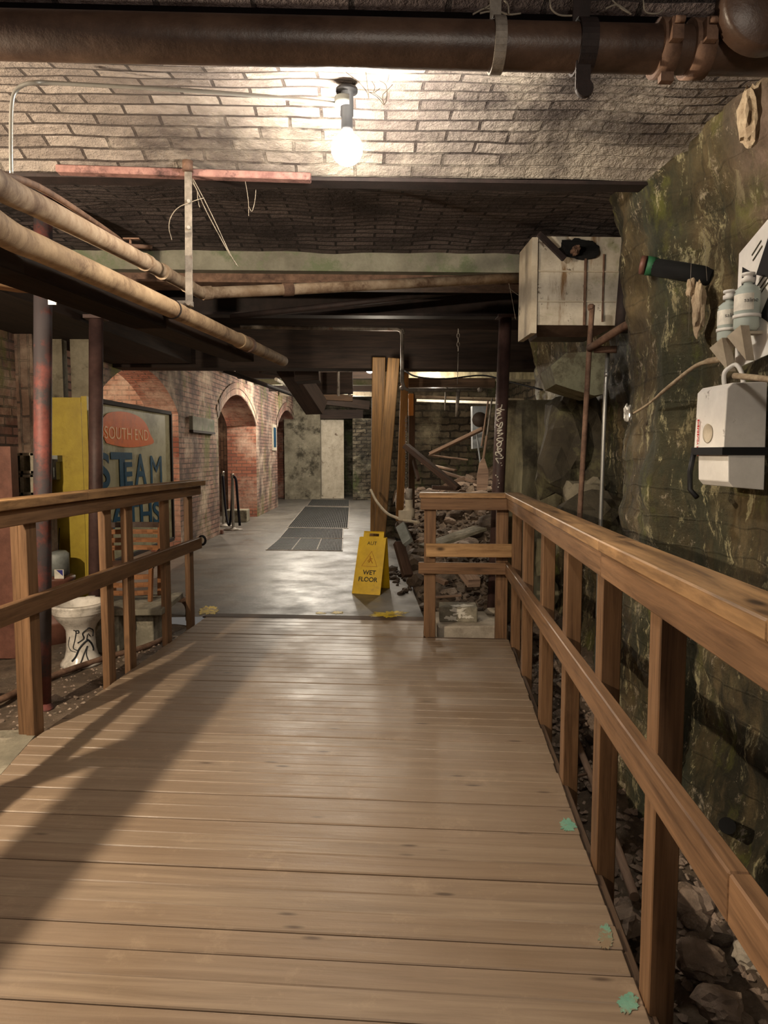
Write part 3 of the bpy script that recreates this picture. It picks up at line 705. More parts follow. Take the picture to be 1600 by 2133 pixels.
vr = .555
posts = [(ramp(u, vr), -.42, 1.04+.004*(5.5-u)*4, .086, .062) for u in (.98, 1.76, 2.36, 3.0, 3.68, 4.49, 5.15)]
posts += [(ramp(5.44, .475), -.1, 1.02, .088, .088), (ramp(5.40, -.065), -.08, 1.01, .088, .088)]
rr = railing('wooden_railing', 'right brown wooden railing turning the corner at the far end', posts,
             ([ramp(.2, vr-.008, 1.128), ramp(1.1, vr-.008, 1.113), ramp(2.24, vr-.008, 1.093), ramp(5.43, vr-.012, 1.062)], .115, .036, 'cap'),
             ([ramp(.2, vr-.042, 1.070), ramp(1.1, vr-.042, 1.055), ramp(2.24, vr-.042, 1.035), ramp(5.42, vr-.046, 1.002)], .030, .078, 'rail'),
             ([ramp(.2, vr-.045, .645), ramp(1.2, vr-.045, .628), ramp(5.44, vr-.045, .512)], .038, .092, 'rail'))
m_ = MB(); m_.bar(ramp(5.37, -.145, 1.062), ramp(5.37, .60, 1.062), .12, .036); obj('cap_board', m_, 'cap', rr)
m_ = MB(); m_.bar(ramp(5.33, -.135, .998), ramp(5.33, .525, .998), .038, .085); obj('top_rail', m_, 'rail', rr)
m_ = MB(); m_.bar(ramp(5.33, -.15, .52), ramp(5.33, .50, .52), .038, .085); obj('middle_rail', m_, 'rail', rr)
m_ = MB(); m_.bar(ramp(5.315, -.095, .655), ramp(5.30, .56, .66), .024, .10); obj('cross_board', m_, 'board_pale', rr, 'pale scrap board nailed across the end of the railing')

# ================================================================== OVERHEAD
# brown pipe across the top with its hangers
bp = thing('overhead_drain_pipe', 'thick brown iron pipe crossing the top of the view', 'pipe', (0, 1.86, 2.36))
yb, zb, rb = 1.84, 2.372, .054
mb = MB(); mb.tube([(-2.6, yb, zb+.004), (-.4, yb, zb), (1.05, yb, zb-.002), (1.62, yb, zb)], rb, 28); obj('pipe', mb, 'iron_brown', bp)
for px, wdt, mt, drop in ((1043, .028, 'galv_dull', 0), (1228, .042, 'iron_dark', .07)):
    x = at(px, 95, Y=yb-.05).x; mb = MB()
    A = [Vector((x, yb+(rb+.006)*math.cos(t), zb+(rb+.006)*math.sin(t))) for t in [PI*.0+PI*2*i/28 for i in range(29)]]
    for i in range(28):
        p, q = A[i], A[i+1]; o_ = (p+q)/2; n_ = (o_-Vector((x, yb, zb))).normalized(); mb.obox(o_, Vector((wdt/2, 0, 0)), (q-p)/2*1.03, n_*.003)
    mb.b2((x-wdt/2, yb+.02, zb+rb), (x+wdt/2, yb+.026, 2.62))
    if drop: mb.b2((x-wdt/2-.004, yb-.03, zb-rb-drop+.012), (x+wdt/2-.01, yb-.022, zb-rb+.01)); mb.tube([(x-.003, yb-.02, zb-rb-drop+.014), (x-.003, yb-.034, zb-rb-drop+.014)], wdt/2, 14)
    obj('strap_hanger', mb, mt, bp, 'grey strap hanger' if mt == 'galv_dull' else 'dark strap hanger with a hanging tongue')
for px, w_, lab in ((1400, .042, 'rusty pipe coupling'), (1470, .05, 'rusty bolted flange by the elbow')):
    x = at(px, 95, Y=yb-.05).x; mb = MB(); mb.tube([(x-w_/2, yb, zb), (x+w_/2, yb, zb)], rb+.012, 28)
    mb.b2((x-.014, yb-rb-.03, zb-.02), (x+.014, yb-rb-.005, zb+.03)); mb.tube([(x-.01, yb-rb-.035, zb+.02), (x+.012, yb-rb-.035, zb+.02)], .008, 8)
    if px == 1400: mb.b2((x-.012, yb-.02, zb-rb-.03), (x+.02, yb+.0, zb-rb-.005))
    obj('coupling', mb, 'iron_rust', bp, lab)
mb = MB(); e = at(1588, 14, Y=1.74)
mb.lathe([(0, -.03), (.098, -.03), (.104, -.02), (.104, .02), (.072, .035), (.070, .09), (.0001, .09)], e, 36, tilt=Matrix.Rotation(-PI/2, 3, 'X') @ Matrix.Rotation(0, 3, 'Z'))
obj('elbow', mb, 'iron_brown', bp, 'big round pipe end at the top right corner')

# cobwebs
def web(label, strands, group=None, r=.0011, sag=0):
    mb = MB()
    for s_ in strands: mb.tube(curvepts(s_, 4) if len(s_) > 2 else s_, r, 5)
    return tag(obj('cobweb', mb, 'web'), label, 'cobweb', group)
def px3(lst, Y): return [at(x, y, Y=Y+k*.004) for k, (x, y) in enumerate(lst)]
web('cobweb hanging from the vault right of the lit bulb', [px3(l, 2.35) for l in (
    [(720, 150), (748, 172), (764, 192), (768, 205)], [(762, 150), (765, 175), (768, 203)], [(768, 192), (785, 202), (800, 220)], [(800, 220), (806, 205), (804, 178), (790, 168)],
    [(800, 220), (797, 200), (805, 190), (818, 176)], [(770, 192), (780, 195), (795, 207), (802, 218)], [(775, 170), (781, 182), (777, 194), (792, 184)])])
web('cobweb strands trailing right from the rusty hanger rod', [px3(l, 3.12) for l in (
    [(398, 370), (412, 400), (430, 440), (470, 515), (492, 552)], [(402, 372), (420, 405), (445, 455), (480, 530), (496, 556)], [(398, 378), (410, 395), (412, 415), (416, 432)])], r=.0016)
web('looped cobweb strand left of the rusty hanger rod', [px3([(425, 412), (400, 420), (372, 432), (356, 452), (352, 475), (358, 500)], 3.10)], r=.0018)
web('short looped cobweb under the end of the rusty flange', [px3(l, 3.16) for l in ([(511, 378), (517, 415), (518, 450)], [(518, 430), (525, 440), (531, 418), (533, 395)])], r=.0013)
web('whitish cobweb tuft above the grey strap hanger', [px3(l, 1.86) for l in ([(985, 30), (1010, 18), (1035, 22), (1060, 30), (1085, 28)], [(1010, 18), (1025, 8), (1038, 0)], [(1060, 30), (1058, 10), (1050, 0)], [(1000, 28), (1020, 24), (1040, 28)])], r=.0022)
web('whitish cobweb tuft above the dark strap hanger', [px3(l, 1.86) for l in ([(1145, 0), (1150, 20), (1170, 32), (1210, 28), (1222, 0)], [(1262, 18), (1285, 10), (1305, 22), (1315, 30)], [(1275, 0), (1290, 14), (1312, 28)], [(1340, 0), (1345, 25), (1370, 28), (1382, 20)])], r=.0022)
web('long single cobweb thread in front of the right wall', [[at(1440, 545, Y=2.9), at(1434, 700, Y=2.9)], [at(1466, 480, Y=2.9), at(1473, 585, Y=2.9)]], r=.0007)
web('cobweb thread hanging below the white tank corner', [px3([(1060, 590), (1068, 630), (1074, 665)], 4.6), px3([(1060, 600), (1080, 615), (1100, 625)], 4.6)], r=.001)

# bulb
def bulb(loc, r, label, mat, stem):
    loc = Vector(loc)
    b_ = thing('light_bulb', label, 'light bulb', loc)
    mb = MB(); prof = [(0.0001, -r)]+[(r*math.sin(t), -r*math.cos(t)) for t in [PI*i/16 for i in range(1, 15)]]+[(r*.36, r*.98), (r*.33, r*1.15)]
    mb.lathe(prof, loc, 28); obj('glass', mb, mat, b_)
    mb = MB(); mb.lathe([(.0001, r*1.1), (r*.40, r*1.1), (r*.38, r*1.3), (r*.36, r*2.0), (r*.42, r*2.05), (r*.42, stem-.012), (r*.7, stem-.01), (r*.7, stem), (.0001, stem)], loc, 20); obj('socket', mb, 'black', b_)
    return b_
bulb(at(723, 311, Y=2.6), .054, 'bright round bulb hanging from the brick vault', 'bulb', .20)
bulb(at(770, 770, Y=12.0), .06, 'small lit bulb far down the passage beside the timber prop', 'bulb_far', .38)
# thin conduit
ct = thing('electrical_conduit', 'thin silver conduit bent over from the left pipes to the bulb', 'conduit', at(25, 365, Y=2.45))
mb = MB(); mb.tube(curvepts([at(24, 366, Y=2.42), at(23, 300, Y=2.42), at(25, 215, Y=2.42), at(38, 184, Y=2.42), at(70, 172, Y=2.42), at(130, 174, Y=2.45), at(400, 189, Y=2.50), at(600, 205, Y=2.55), at(700, 216, Y=2.6)], 6), .0065, 10)
obj('conduit', mb, 'galv', ct)
mb = MB(); c = at(715, 228, Y=2.6); mb.lathe([(0.0001, -.012), (.03, -.012), (.03, .02), (.0001, .02)], c+Vector((0, 0, .02)), 18); obj('junction_box', mb, 'grey_metal', ct)

# rusty flange bar and hanger
mb = MB(); a = at(120, 354, Y=3.16); b = at(648, 371, Y=3.16); mb.bar(a, b, .05, .030); mb.bar(a+Vector((0, .02, .02)), b+Vector((0, .02, .02)), .008, .04)
tag(obj('rusty_angle_bar', mb, 'girder_pink'), 'pinkish rusty angle bar under the edge of the lit vault', 'metal bar')
hg = thing('pipe_hanger', 'flat iron rod hanging from the rusty angle bar to the left pipes', 'pipe hanger', at(393, 640, Y=3.12))
mb = MB(); t_ = at(392, 348, Y=3.12); b_ = at(394, 632, Y=3.12); mb.bar(b_, t_, .030, .008, up=(0, 1, 0), ch=.001); obj('rod', mb, 'galv_dull', hg)
mb = MB(); mb.lathe([(.0001, -.02), (.022, -.02), (.022, .02), (.0001, .02)], t_+Vector((0, -.01, -.0)), 14); obj('hook', mb, 'iron_rust', hg)
mb = MB(); mb.bar(at(300, 633, Y=3.13), at(402, 633, Y=3.13), .03, .022, ch=.001); mb.tube([b_+Vector((0, -.02, .0)), b_+Vector((0, .03, .0))], .011, 10); obj('bracket', mb, 'galv_dull', hg)
for y in (420, 475):
    mb = MB(); c = at(394, y, Y=3.11); mb.tube([c+Vector((0, -.012, 0)), c+Vector((0, .01, 0))], .007, 8); obj('bolt', mb, 'silver', hg)

# left pipes
def couple(par, p, q, r, L=.05, mat='pipe_wrap', name='coupling'):
    p = Vector(p); d = (Vector(q)-p).normalized(); mb = MB(); mb.tube([p-d*L/2, p-d*L/2*.98, p+d*L/2*.98, p+d*L/2], r, 20); obj(name, mb, mat, par)
P1 = [at(-260, 205, Y=.95), at(0, 388, Y=1.65), at(100, 440, Y=2.05), at(300, 545, Y=3.05), at(385, 592, Y=3.7), at(420, 611, Y=3.95)]
sp = thing('steam_pipe', 'upper dusty grey pipe running along the left and turning right below the grey beam', 'pipe', P1[3])
mb = MB(); far = at(1110, 577, Y=4.72)
mid = at(600, 603, Y=4.2)
mb.tube(curvepts(P1[:-1], 5)+curvepts([P1[-1], P1[-1]+(mid-P1[-1])*.12], 3)+[mid, far], .031, 18); obj('pipe', mb, 'pipe_wrap', sp)
for k, (i, t) in enumerate(((3, .05), (3, .42), (4, .2))): couple(sp, P1[i].lerp(P1[i+1] if i+1 < len(P1) else mid, t), P1[i+1] if i+1 < len(P1) else mid, .036)
couple(sp, mid, far, .037, .06, 'iron_rust'); couple(sp, P1[-1].lerp(mid, .06), mid, .036)
P2 = [at(-300, 255, Y=.95), at(0, 478, Y=1.75), at(120, 535, Y=2.15), at(393, 660, Y=3.2), at(560, 738, Y=4.75), at(590, 752, Y=5.2)]
sp2 = thing('steam_pipe', 'lower thick tan pipe running along the left toward the arches', 'pipe', P2[3])
mb = MB(); mb.tube(curvepts(P2, 6), .036, 20); obj('pipe', mb, 'pipe_wrap_dark', sp2)
couple(sp2, P2[3].lerp(P2[2], .18), P2[2], .0395, .012, 'iron_dark'); couple(sp2, P2[3].lerp(P2[4], .55), P2[4], .042, .07, 'pipe_wrap_dark'); couple(sp2, P2[3].lerp(P2[4], .66), P2[4], .044, .05, 'iron_rust')
P3 = [at(0, 362, Y=1.75), at(100, 400, Y=2.15), at(240, 492, Y=3.05), at(262, 510, Y=3.2), at(315, 515, Y=3.3)]
mb = MB(); mb.tube(curvepts(P3, 5), .0095, 12); mb.tube([P3[-1]-Vector((.09, 0, -.0)), P3[-1]-Vector((.09, 0, -.035))], .005, 8); mb.bar(P3[-1]+Vector((-.12, 0, .035)), P3[-1]+Vector((-.05, 0, .035)), .02, .005)
tag(obj('thin_water_pipe', mb, 'iron_rust'), 'thin rusty pipe on top of the left pipe bundle, ending in a cap', 'pipe')
# timber carrier under the pipes
mb = MB(); q_ = [P2[1]-(P2[2]-P2[1])*2.2]+P2[1:5]; o_ = Vector((-.17, 0, .015))
for i in range(4): mb.bar(q_[i]+o_, q_[i+1]+o_, .15, .13); tag(obj('timber_beam', mb, 'timber_dark'), 'dark timber beam carrying the left pipes', 'beam')
mb = MB(); mb.bar(at(-300, 530, Y=1.9), at(66, 600, Y=3.7), .14, .05); tag(obj('ledger_board', mb, 'board_pale'), 'pale board along the wall at the far left under the pipes', 'board')
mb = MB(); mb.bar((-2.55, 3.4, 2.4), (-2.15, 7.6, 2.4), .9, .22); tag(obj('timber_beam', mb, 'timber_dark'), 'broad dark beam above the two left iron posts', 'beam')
br = at(126, 622, Y=3.80)
br.x += .012; mb = MB(); mb.b2((br.x-.075, br.y, br.z-.03), (br.x-.035, br.y+.01, br.z+.04)); mb.prism([(br.x-.04, br.y, br.z-.02), (br.x+.055, br.y, br.z-.02), (br.x-.02, br.y, br.z+.025), (br.x-.04, br.y, br.z+.03)], (0, .006, 0))
tag(obj('metal_bracket', mb, 'silver'), 'small shiny bracket at the top of the near left post', 'bracket')

# iron posts
def post(label, a, b, r, mat, flange=True):
    a = Vector(a); b = Vector(b); t = thing('iron_post', label, 'post', a); mb = MB(); mb.tube([a, b], r, 24); obj('shaft', mb, mat, t)
    if flange:
        mb = MB(); mb.lathe([(.0001, 0), (r*1.35, 0), (r*1.35, .012), (r*1.05, .03), (r, .05)], a, 24); obj('base', mb, mat, t)
        mb = MB(); d = Vector((r*1.4, r*1.4, .012)); mb.b2(b-d, b+d); obj('cap_plate', mb, mat, t)
    return t
a = at(88, 1478, Z=-.04); post('near left iron post with faded red paint, beside the railing', a, at(90, 405, Y=a.y), .046, 'iron_red')
a = at(199, 1350, Z=-.04); post('slim dark red iron post between the yellow door and the signboard', a, at(200, 662, Y=a.y), .048, 'pole_dark')
a = at(1027, 1284, Y=5.88); b = at(1053, 660, Y=6.02); gp = post('leaning dark iron post with white graffiti', a, b, .052, 'pole_dark')
# white graffiti on the post: strokes run down the shaft
axd = (Vector(b)-Vector(a)).normalized(); gr = MB()
def onpost(px, py):
    """point on the shaft surface facing the viewer: px measured as offset from the shaft centre line"""
    t = (at(1038, py, Y=5.9).z-a.z)/axd.z; c = Vector(a)+axd*t; k = max(-.95, min(.95, px/.052)); return c+Vector((k*.0535, -.0535*math.sqrt(1-k*k), 0))
S = 5.9/1500
def gl(pts): 
    q = [onpost((x-1043-(900-y)*.0417)*S, y) for x, y in pts]; gr.tube(curvepts(q, 3), .0052, 6)
def gc(pts): return [(980+x/8.2, 800+y/8.2) for x, y in pts]
for st in ([(455, 340), (462, 345)], [(520, 345), (505, 400), (440, 432)], [(505, 400), (500, 430), (565, 436)], [(440, 440), (510, 462), (440, 500), (500, 500)],
           [(505, 520), (450, 545), (440, 610), (520, 570)], [(470, 640), (440, 610)], [(430, 700), (525, 650), (505, 740), (440, 700)], [(500, 660), (465, 740)], [(445, 770), (520, 740)],
           [(440, 800), (520, 780), (445, 840), (540, 840), (450, 890)], [(540, 930), (500, 920), (450, 930), (440, 960), (500, 980), (540, 950)], [(500, 985), (440, 1020), (450, 1070), (490, 1060), (510, 1010), (500, 985)],
           [(440, 1100), (470, 1070)], [(505, 1100), (440, 1120), (480, 1160), (515, 1130), (505, 1100)], [(415, 1170), (450, 1165), (520, 1230), (420, 1210), (430, 1160)], [(420, 1270), (520, 1270), (540, 1240)], [(420, 1270), (465, 1355)], [(495, 1345), (505, 1352)], [(512, 1385), (520, 1392)],
           [(415, 1550), (425, 1570)], [(440, 1580), (455, 1590)], [(450, 1640), (462, 1645)], [(465, 1690), (475, 1700)], [(450, 1750), (460, 1765)]):
    gl(gc(st))
obj('graffiti', gr, 'white_card', gp, 'white hand painted graffiti running down the post')

# timber props
def leanpost(label, a, b, wd_, th, mat, up=(0, 1, 0), name='timber_prop'):
    mb = MB(); mb.bar(a, b, wd_, th, up=up, ch=.006); return tag(obj(name, mb, mat), label, 'post')
leanpost('upright dark brown timber prop behind the folding sign', at(784, 1160, Y=7.75)*1, at(789, 745, Y=7.62), .135, .14, 'timber')
leanpost('leaning wide timber prop in front of the dark one', at(789, 1130, Y=7.35), at(820, 748, Y=7.45), .12, .14, 'timber')
leanpost('timber stud with painted orange lamplight behind the leaning prop', at(832, 1085, Y=8.3), at(844, 770, Y=8.3), .085, .05, 'timber_orange')  # orange lamplight is in the stud's colour
leanpost('short brown stud right of the props, lit end painted separately', at(857, 1075, Y=8.6), at(858, 820, Y=8.6), .075, .05, 'timber_brown')
mb = MB(); mb.bar(at(856, 866, Y=8.55), at(856, 820, Y=8.55), .06, .05, up=(0, 1, 0)); tag(obj('lit_stud_end', mb, 'timber_orange'), 'orange piece painting the lamplit end of the brown stud', 'stud end')  # separate orange piece stands in for lamplight on the stud's end
mb = MB()
for i in range(34):
    c = at(846, 870+i*5.4, Y=8.15); R1 = RV if i % 2 else Vector((.2, 1, 0)).normalized()
    mb.tube([c+R1*(.010*math.cos(t))+Vector((0, 0, .02*math.sin(t))) for t in [2*PI*k/8 for k in range(8)]], .0035, 5, closed=True)
tag(obj('chain', mb, 'galv_dull'), 'thin chain hanging between the orange stud and the brown stud', 'chain')

# thin ceiling pipe with drop, rusty sprinkler pipes
mb = MB(); mb.tube([at(500, 681, Y=6.3), at(828, 686, Y=6.6), at(836, 690, Y=6.6), at(838, 700, Y=6.6), at(838, 795, Y=6.6), at(842, 808, Y=6.62), at(852, 813, Y=6.65), at(1005, 813, Y=6.9)], .0165, 14)
tp = thing('sprinkler_pipe', 'grey pipe under the black beam that drops and turns right', 'pipe', at(838, 800, Y=6.6)); obj('pipe', mb, 'galv_dull', tp)
for p in ((838, 690), (838, 808), (930, 812), (1000, 812)):
    mb = MB(); c = at(p[0], p[1], Y=6.62 if p[0] < 900 else 6.8); mb.blob(c, .026, sub=2, rough=.1); obj('elbow_fitting', mb, 'galv_dull', tp)
mb = MB(); mb.tube([at(955, 812, Y=6.8), at(953, 840, Y=6.8), at(950, 868, Y=6.8)], [.02, .016, .008], 10); mb.tube([at(928, 815, Y=6.8), at(927, 855, Y=6.8)], .007, 8); obj('drop', mb, 'galv_dull', tp)
mb = MB(); mb.tube([at(480, 660, Y=5.6), at(1110, 590, Y=5.4)], .022, 12); tag(obj('dark_pipe', mb, 'iron_dark'), 'dark pipe slanting behind the dusty grey pipe', 'pipe')
mb = MB(); mb.tube(curvepts([at(462, 770, Y=8.6), at(480, 776, Y=8.8), at(540, 797, Y=9.8), at(620, 826, Y=12)], 4), .03, 12)
dp = tag(obj('sprinkler_pipe', mb, 'iron_dark'), 'black pipe hanging in front of the arcade wall', 'pipe')
mb = MB(); mb.tube([at(470, 770, Y=8.7), at(470, 735, Y=8.7)], .008, 6); mb.tube([at(492, 776, Y=9), at(490, 740, Y=9)], .008, 6); obj('hanger_rod', mb, 'iron_dark', dp)
mb = MB(); mb.bar(at(418, 743, Y=8.4), at(588, 750, Y=8.5), .12, .05); tag(obj('pale_joist', mb, 'white_paint'), 'pale grey board under the black beam left of the passage', 'board')
mb = MB(); mb.tube([at(575, 790, Y=12.5), at(618, 815, Y=15.0)], .03, 12); tag(obj('white_arch_pipe', mb, 'white_card'), 'white pipe above the middle and farthest arches', 'pipe')  # plain white pipe, gives no light
# tangle of dark beams in the middle distance
for i, (p, q, ya, yb_, wd_, th, lab) in enumerate((
    ((600, 760), (660, 850), 9.0, 9.6, .26, .22, 'dark slanting beam end hanging before the farthest arch'),
    ((620, 800), (735, 798), 10.5, 10.5, .2, .3, 'black horizontal beam stub above the far floor'),
    ((545, 760), (640, 775), 9.5, 9.8, .16, .2, 'black beam at the head of the middle arch'),
    ((615, 768), (665, 765), 8.8, 8.8, .4, .34, 'heavy black beam block at the corner of the far opening'),
    ((640, 825), (735, 830), 14.0, 14.0, .2, .12, 'brown beam below the black stub'),
    ((660, 832), (770, 845), 17.0, 17.0, .3, .2, 'long dark beam over the pale far door'))):
    mb = MB(); mb.bar(at(*p, Y=ya), at(*q, Y=yb_), wd_, th); tag(obj('timber_beam', mb, 'timber_dark' if i != 4 else 'timber_brown'), lab, 'beam')
far_beams = [(9.5, 'timber_brown'), (11.0, 'board_pale'), (12.8, 'timber_dark'), (14.5, 'concrete_grey'), (16.5, 'timber_dark'), (18.5, 'white_paint')]
for i, (y, m_) in enumerate(far_beams):
    mb = MB(); z = 2.58+.045*i; mb.b2((-2.2+.05*i, y, z), (2.2, y+.16, z+.2))
    o = tag(obj('ceiling_joist', mb, m_), ['nearest brown joist of the far ceiling', 'sandy brown joist lit by the small bulb', 'black joist behind the sandy one', 'grey green joist in the far ceiling', 'dark joist before the white one', 'whitish farthest joist of the far ceiling'][i], 'joist')
for i, (x0, x1, y0, y1) in enumerate(((.1, 1.4, 19.2, 20.6), (-2.0, -.8, 15.2, 17.5))):
    mb = MB(); mb.b2((x0, y0, 3.10), (x1, y1, 3.13)); o = obj('window_%d' % (i+1), mb, 'skylight', None, ['bright skylight glass at the far right of the passage ceiling', 'bright skylight glass above the farthest arch'][i]); o['kind'] = 'structure'

for i, (x, y, z0, z1) in enumerate(((705, 10.2, 0, 0), (728, 10.6, 0, 0))):
    mb = MB(); q = at(x, 825, Y=y); mb.tube([q, (q.x, q.y, 3.16)], .02, 8); tag(obj('hanger_rod', mb, 'galv_dull'), ['left thin grey rod hanging from the far ceiling', 'right thin grey rod hanging from the far ceiling'][i], 'rod')
# chain hook above the rubble store
hk = MB()
for i in range(5):
    c = at(955, 690+i*9, Y=6.7); R1 = Vector((1, 0, 0)) if i % 2 else Vector((0, 1, 0))
    hk.tube([c+R1*(.012*math.cos(t))+Vector((0, 0, .024*math.sin(t))) for t in [2*PI*k/12 for k in range(12)]], .004, 6, closed=True)
hk.tube([at(955, 735, Y=6.7), at(953, 800, Y=6.7)], .003, 6)
tag(obj('chain_hook', hk, 'galv_dull'), 'small chain with hook hanging in front of the black beam', 'chain')
mb = MB(); mb.tube(curvepts([at(842, 772, Y=7.2), at(870, 785, Y=7.2), at(930, 789, Y=7.2), at(1005, 782, Y=7.2), at(1060, 795, Y=7.0), at(1130, 812, Y=6.6)], 6), .008, 8); tag(obj('electric_cable', mb, 'black'), 'black sagging cable above the rubble store', 'cable')
mb = MB(); mb.bar(at(850, 798, Y=8.6), at(1030, 798, Y=8.6), .12, .11); tag(obj('timber_beam', mb, 'timber_brown'), 'brown beam above the scrap timber', 'beam')
mb = MB(); mb.bar(at(845, 776, Y=9.4), at(1120, 780, Y=9.4), .3, .16); tag(obj('stone_lintel', mb, 'concrete_green'), 'pale greenish ledge above the rubble store', 'lintel')
mb = MB(); mb.bar(at(845, 826, Y=8.6), at(1090, 833, Y=9.2), .05, .03); tag(obj('pale_batten', mb, 'white_paint'), 'thin pale batten under the brown beam', 'batten')
mb = MB(); mb.tube([at(868, 834, Y=9.8), at(1130, 842, Y=9.8)], .02, 10); tag(obj('white_pipe', mb, 'white_card'), 'thin white pipe before the stone wall', 'pipe')

# ================================================================== WHITE TANK AND RIGHT SIDE
A = at(1112, 492, Y=4.28); B = at(1292, 678, Y=4.28)
tk = thing('white_tank', 'large stained white metal tank hanging below the ceiling', 'tank', (A.x, 4.28, B.z))
mb = MB(); mb.b2((A.x+.02, 4.28, B.z), (B.x, 4.62, A.z)); obj('body', mb, 'tank', tk)
mb = MB(); mb.b2((A.x-.012, 4.265, B.z-.05), (A.x+.022, 4.6, A.z-.01)); obj('side_flange', mb, 'white_paint', tk)
for zz in (.26, .6):
    mb = MB(); mb.b2((A.x+.03, 4.272, B.z+(A.z-B.z)*zz), (B.x, 4.279, B.z+(A.z-B.z)*zz+.008)); obj('seam', mb, 'white_paint', tk)
mb = MB(); mb.b2((A.x+.3, 4.268, B.z), (A.x+.312, 4.279, A.z-.03)); mb.b2((A.x+.41, 4.27, B.z+.02), (A.x+.418, 4.279, A.z-.1)); obj('seam', mb, 'iron_rust', tk)
mb = MB(); mb.prism([(A.x+.02, 4.29, B.z), (B.x-.02, 4.29, B.z), (B.x-.12, 4.4, B.z-.05), (A.x+.06, 4.4, B.z-.05)], (0, .2, 0)); obj('underside', mb, 'iron_brown', tk)
c = at(1205, 518, Y=4.27); mb = MB(); mb.blob(c, .095, 1.25, .16, .62, 3, .5, False); obj('rusted_hole', mb, 'hole', tk, 'dark ragged rust hole')
mb = MB(); mb.blob(c+Vector((-.03, -.02, -.02)), .05, 1.3, .5, .5, 3, .5); obj('rust_lump', mb, 'iron_rust', tk)
mb = MB(); mb.bar(at(1122, 486, Y=4.18), at(1176, 540, Y=4.22), .035, .02, up=(0, 1, 0)); tag(obj('iron_strap', mb, 'iron_dark'), 'short dark iron strap slanting across the tank top', 'metal bar')
mb = MB(); mb.tube([at(1314, 470, Y=4.0), at(1296, 692, Y=4.0)], .042, 16); tag(obj('vertical_dark_pipe', mb, 'iron_dark'), 'dark vertical pipe right of the white tank', 'pipe')
# vertical rod, conduit, diagonal pipe
mb = MB(); q = at(1205, 1120, Y=4.15); mb.tube([at(1234, 636, Y=4.1), at(1228, 720, Y=4.1), at(1218, 900, Y=4.12), q, Vector((q.x-.01, q.y, -.3))], .0155, 12)
mb.blob(at(1231, 640, Y=4.1), .022, sub=2); tag(obj('rusty_rod', mb, 'iron_rust'), 'tall rusty rod standing in front of the right wall', 'rod')
q = at(1246, 1240, Y=4.22); mb = MB(); mb.tube([at(1266, 735, Y=4.1), at(1262, 800, Y=4.1), q, Vector((q.x, q.y, -.3))], .012, 12); mb.tube([at(1264, 775, Y=4.1), at(1264, 785, Y=4.1)], .016, 10)
tag(obj('electrical_conduit', mb, 'galv'), 'straight grey conduit going down right of the rusty rod', 'conduit')
mb = MB(); mb.tube(curvepts([at(1228, 726, Y=4.05), at(1300, 680, Y=3.75), at(1375, 640, Y=3.4), at(1400, 636, Y=3.35), at(1440, 650, Y=3.3)], 4), .021, 14); mb.tube([at(1238, 728, Y=4.05), at(1285, 728, Y=4.0)], .02, 12)
tag(obj('brown_branch_pipe', mb, 'iron_rust'), 'brown pipe slanting up to the right wall below the tank', 'pipe')
pc = thing('broken_drain_stub', 'black pipe stub with a red and green end in the right wall', 'pipe', at(1420, 562, Y=3.15))
mb = MB(); mb.tube([at(1362, 556, Y=3.2), at(1425, 566, Y=3.1), at(1488, 578, Y=3.0)], .038, 18); obj('stub', mb, 'hole', pc)
mb = MB(); mb.tube([at(1335, 552, Y=3.22), at(1346, 553, Y=3.21)], .040, 16); obj('end_ring', mb, 'red_drum', pc, 'red end of the stub')
mb = MB(); mb.tube([at(1346, 553, Y=3.21), at(1366, 556, Y=3.2)], .041, 16); obj('tape', mb, 'green_cap', pc, 'green tape band')
mb = MB(); mb.prism([at(*p, Y=4.38) for p in ((1148, 762), (1158, 800), (1195, 812), (1238, 824), (1262, 820), (1268, 736), (1215, 733), (1178, 736))], (.05, .45, 0)); tag(obj('stone_block', mb, 'block_green'), 'big pale green stone block jutting out below the tank', 'stone block')
mb = MB(); mb.blob(at(1222, 1050, Y=4.9), .17, .9, .8, 1.1, 3, .3, False); tag(obj('stone_block', mb, 'plaster'), 'pale stone block low behind the rusty rod', 'stone block')
mb = MB(); mb.blob(at(1190, 930, Y=5.4), .3, .85, .9, 1.5, 3, .35, False); tag(obj('stone_block', mb, 'plaster_dark'), 'tall dark rock behind the rusty rod', 'rock')
mb = MB(); mb.blob(at(1250, 1090, Y=4.6), .25, 1.2, .7, .8, 3, .35, False); tag(obj('stone_block', mb, 'plaster_dark'), 'dark rock at the foot of the right wall corner', 'rock')
# white case on the wall
x1 = 1.335; c0 = at(1515, 795, Y=2.53); z1, z0 = 1.625, 1.255
case = thing('wall_case', 'white plastic case with black strap hung on the mossy wall', 'case', (1.42, 2.64, z0))
mb = MB()
prof = [(1.322, z0+.02), (1.318, z0+.12), (1.322, z0+.125), (1.300, z0+.14), (1.306, z1-.02), (1.325, z1), (1.45, z1+.004), (1.455, z0-.01), (1.34, z0)]
mb.prism([(x, 2.525, z) for x, z in prof], (0, .225, 0)); bm_o = obj('body', mb, 'white_plastic', case)
bm_o.modifiers.new('bevel', 'BEVEL').width = .006; bm_o.modifiers['bevel'].segments = 2
mb = MB(); mb.b2((1.293, 2.518, z0+.115), (1.46, 2.757, z0+.143)); mb.tube([(1.300, 2.75, z0+.12), (1.295, 2.765, z0+.05), (1.30, 2.77, z0-.02), (1.315, 2.74, z0-.05)], .010, 8); obj('strap', mb, 'black', case, 'black strap around the case')
mb = MB(); mb.lathe([(.0001, 0), (.032, 0), (.036, .004), (.030, -.004), (.0001, -.006)], (1.3005, 2.64, z0+.195), 24, tilt=Matrix.Rotation(-PI/2, 3, 'Y')); obj('button', mb, 'white_paint', case, 'round inset disc on the case front')
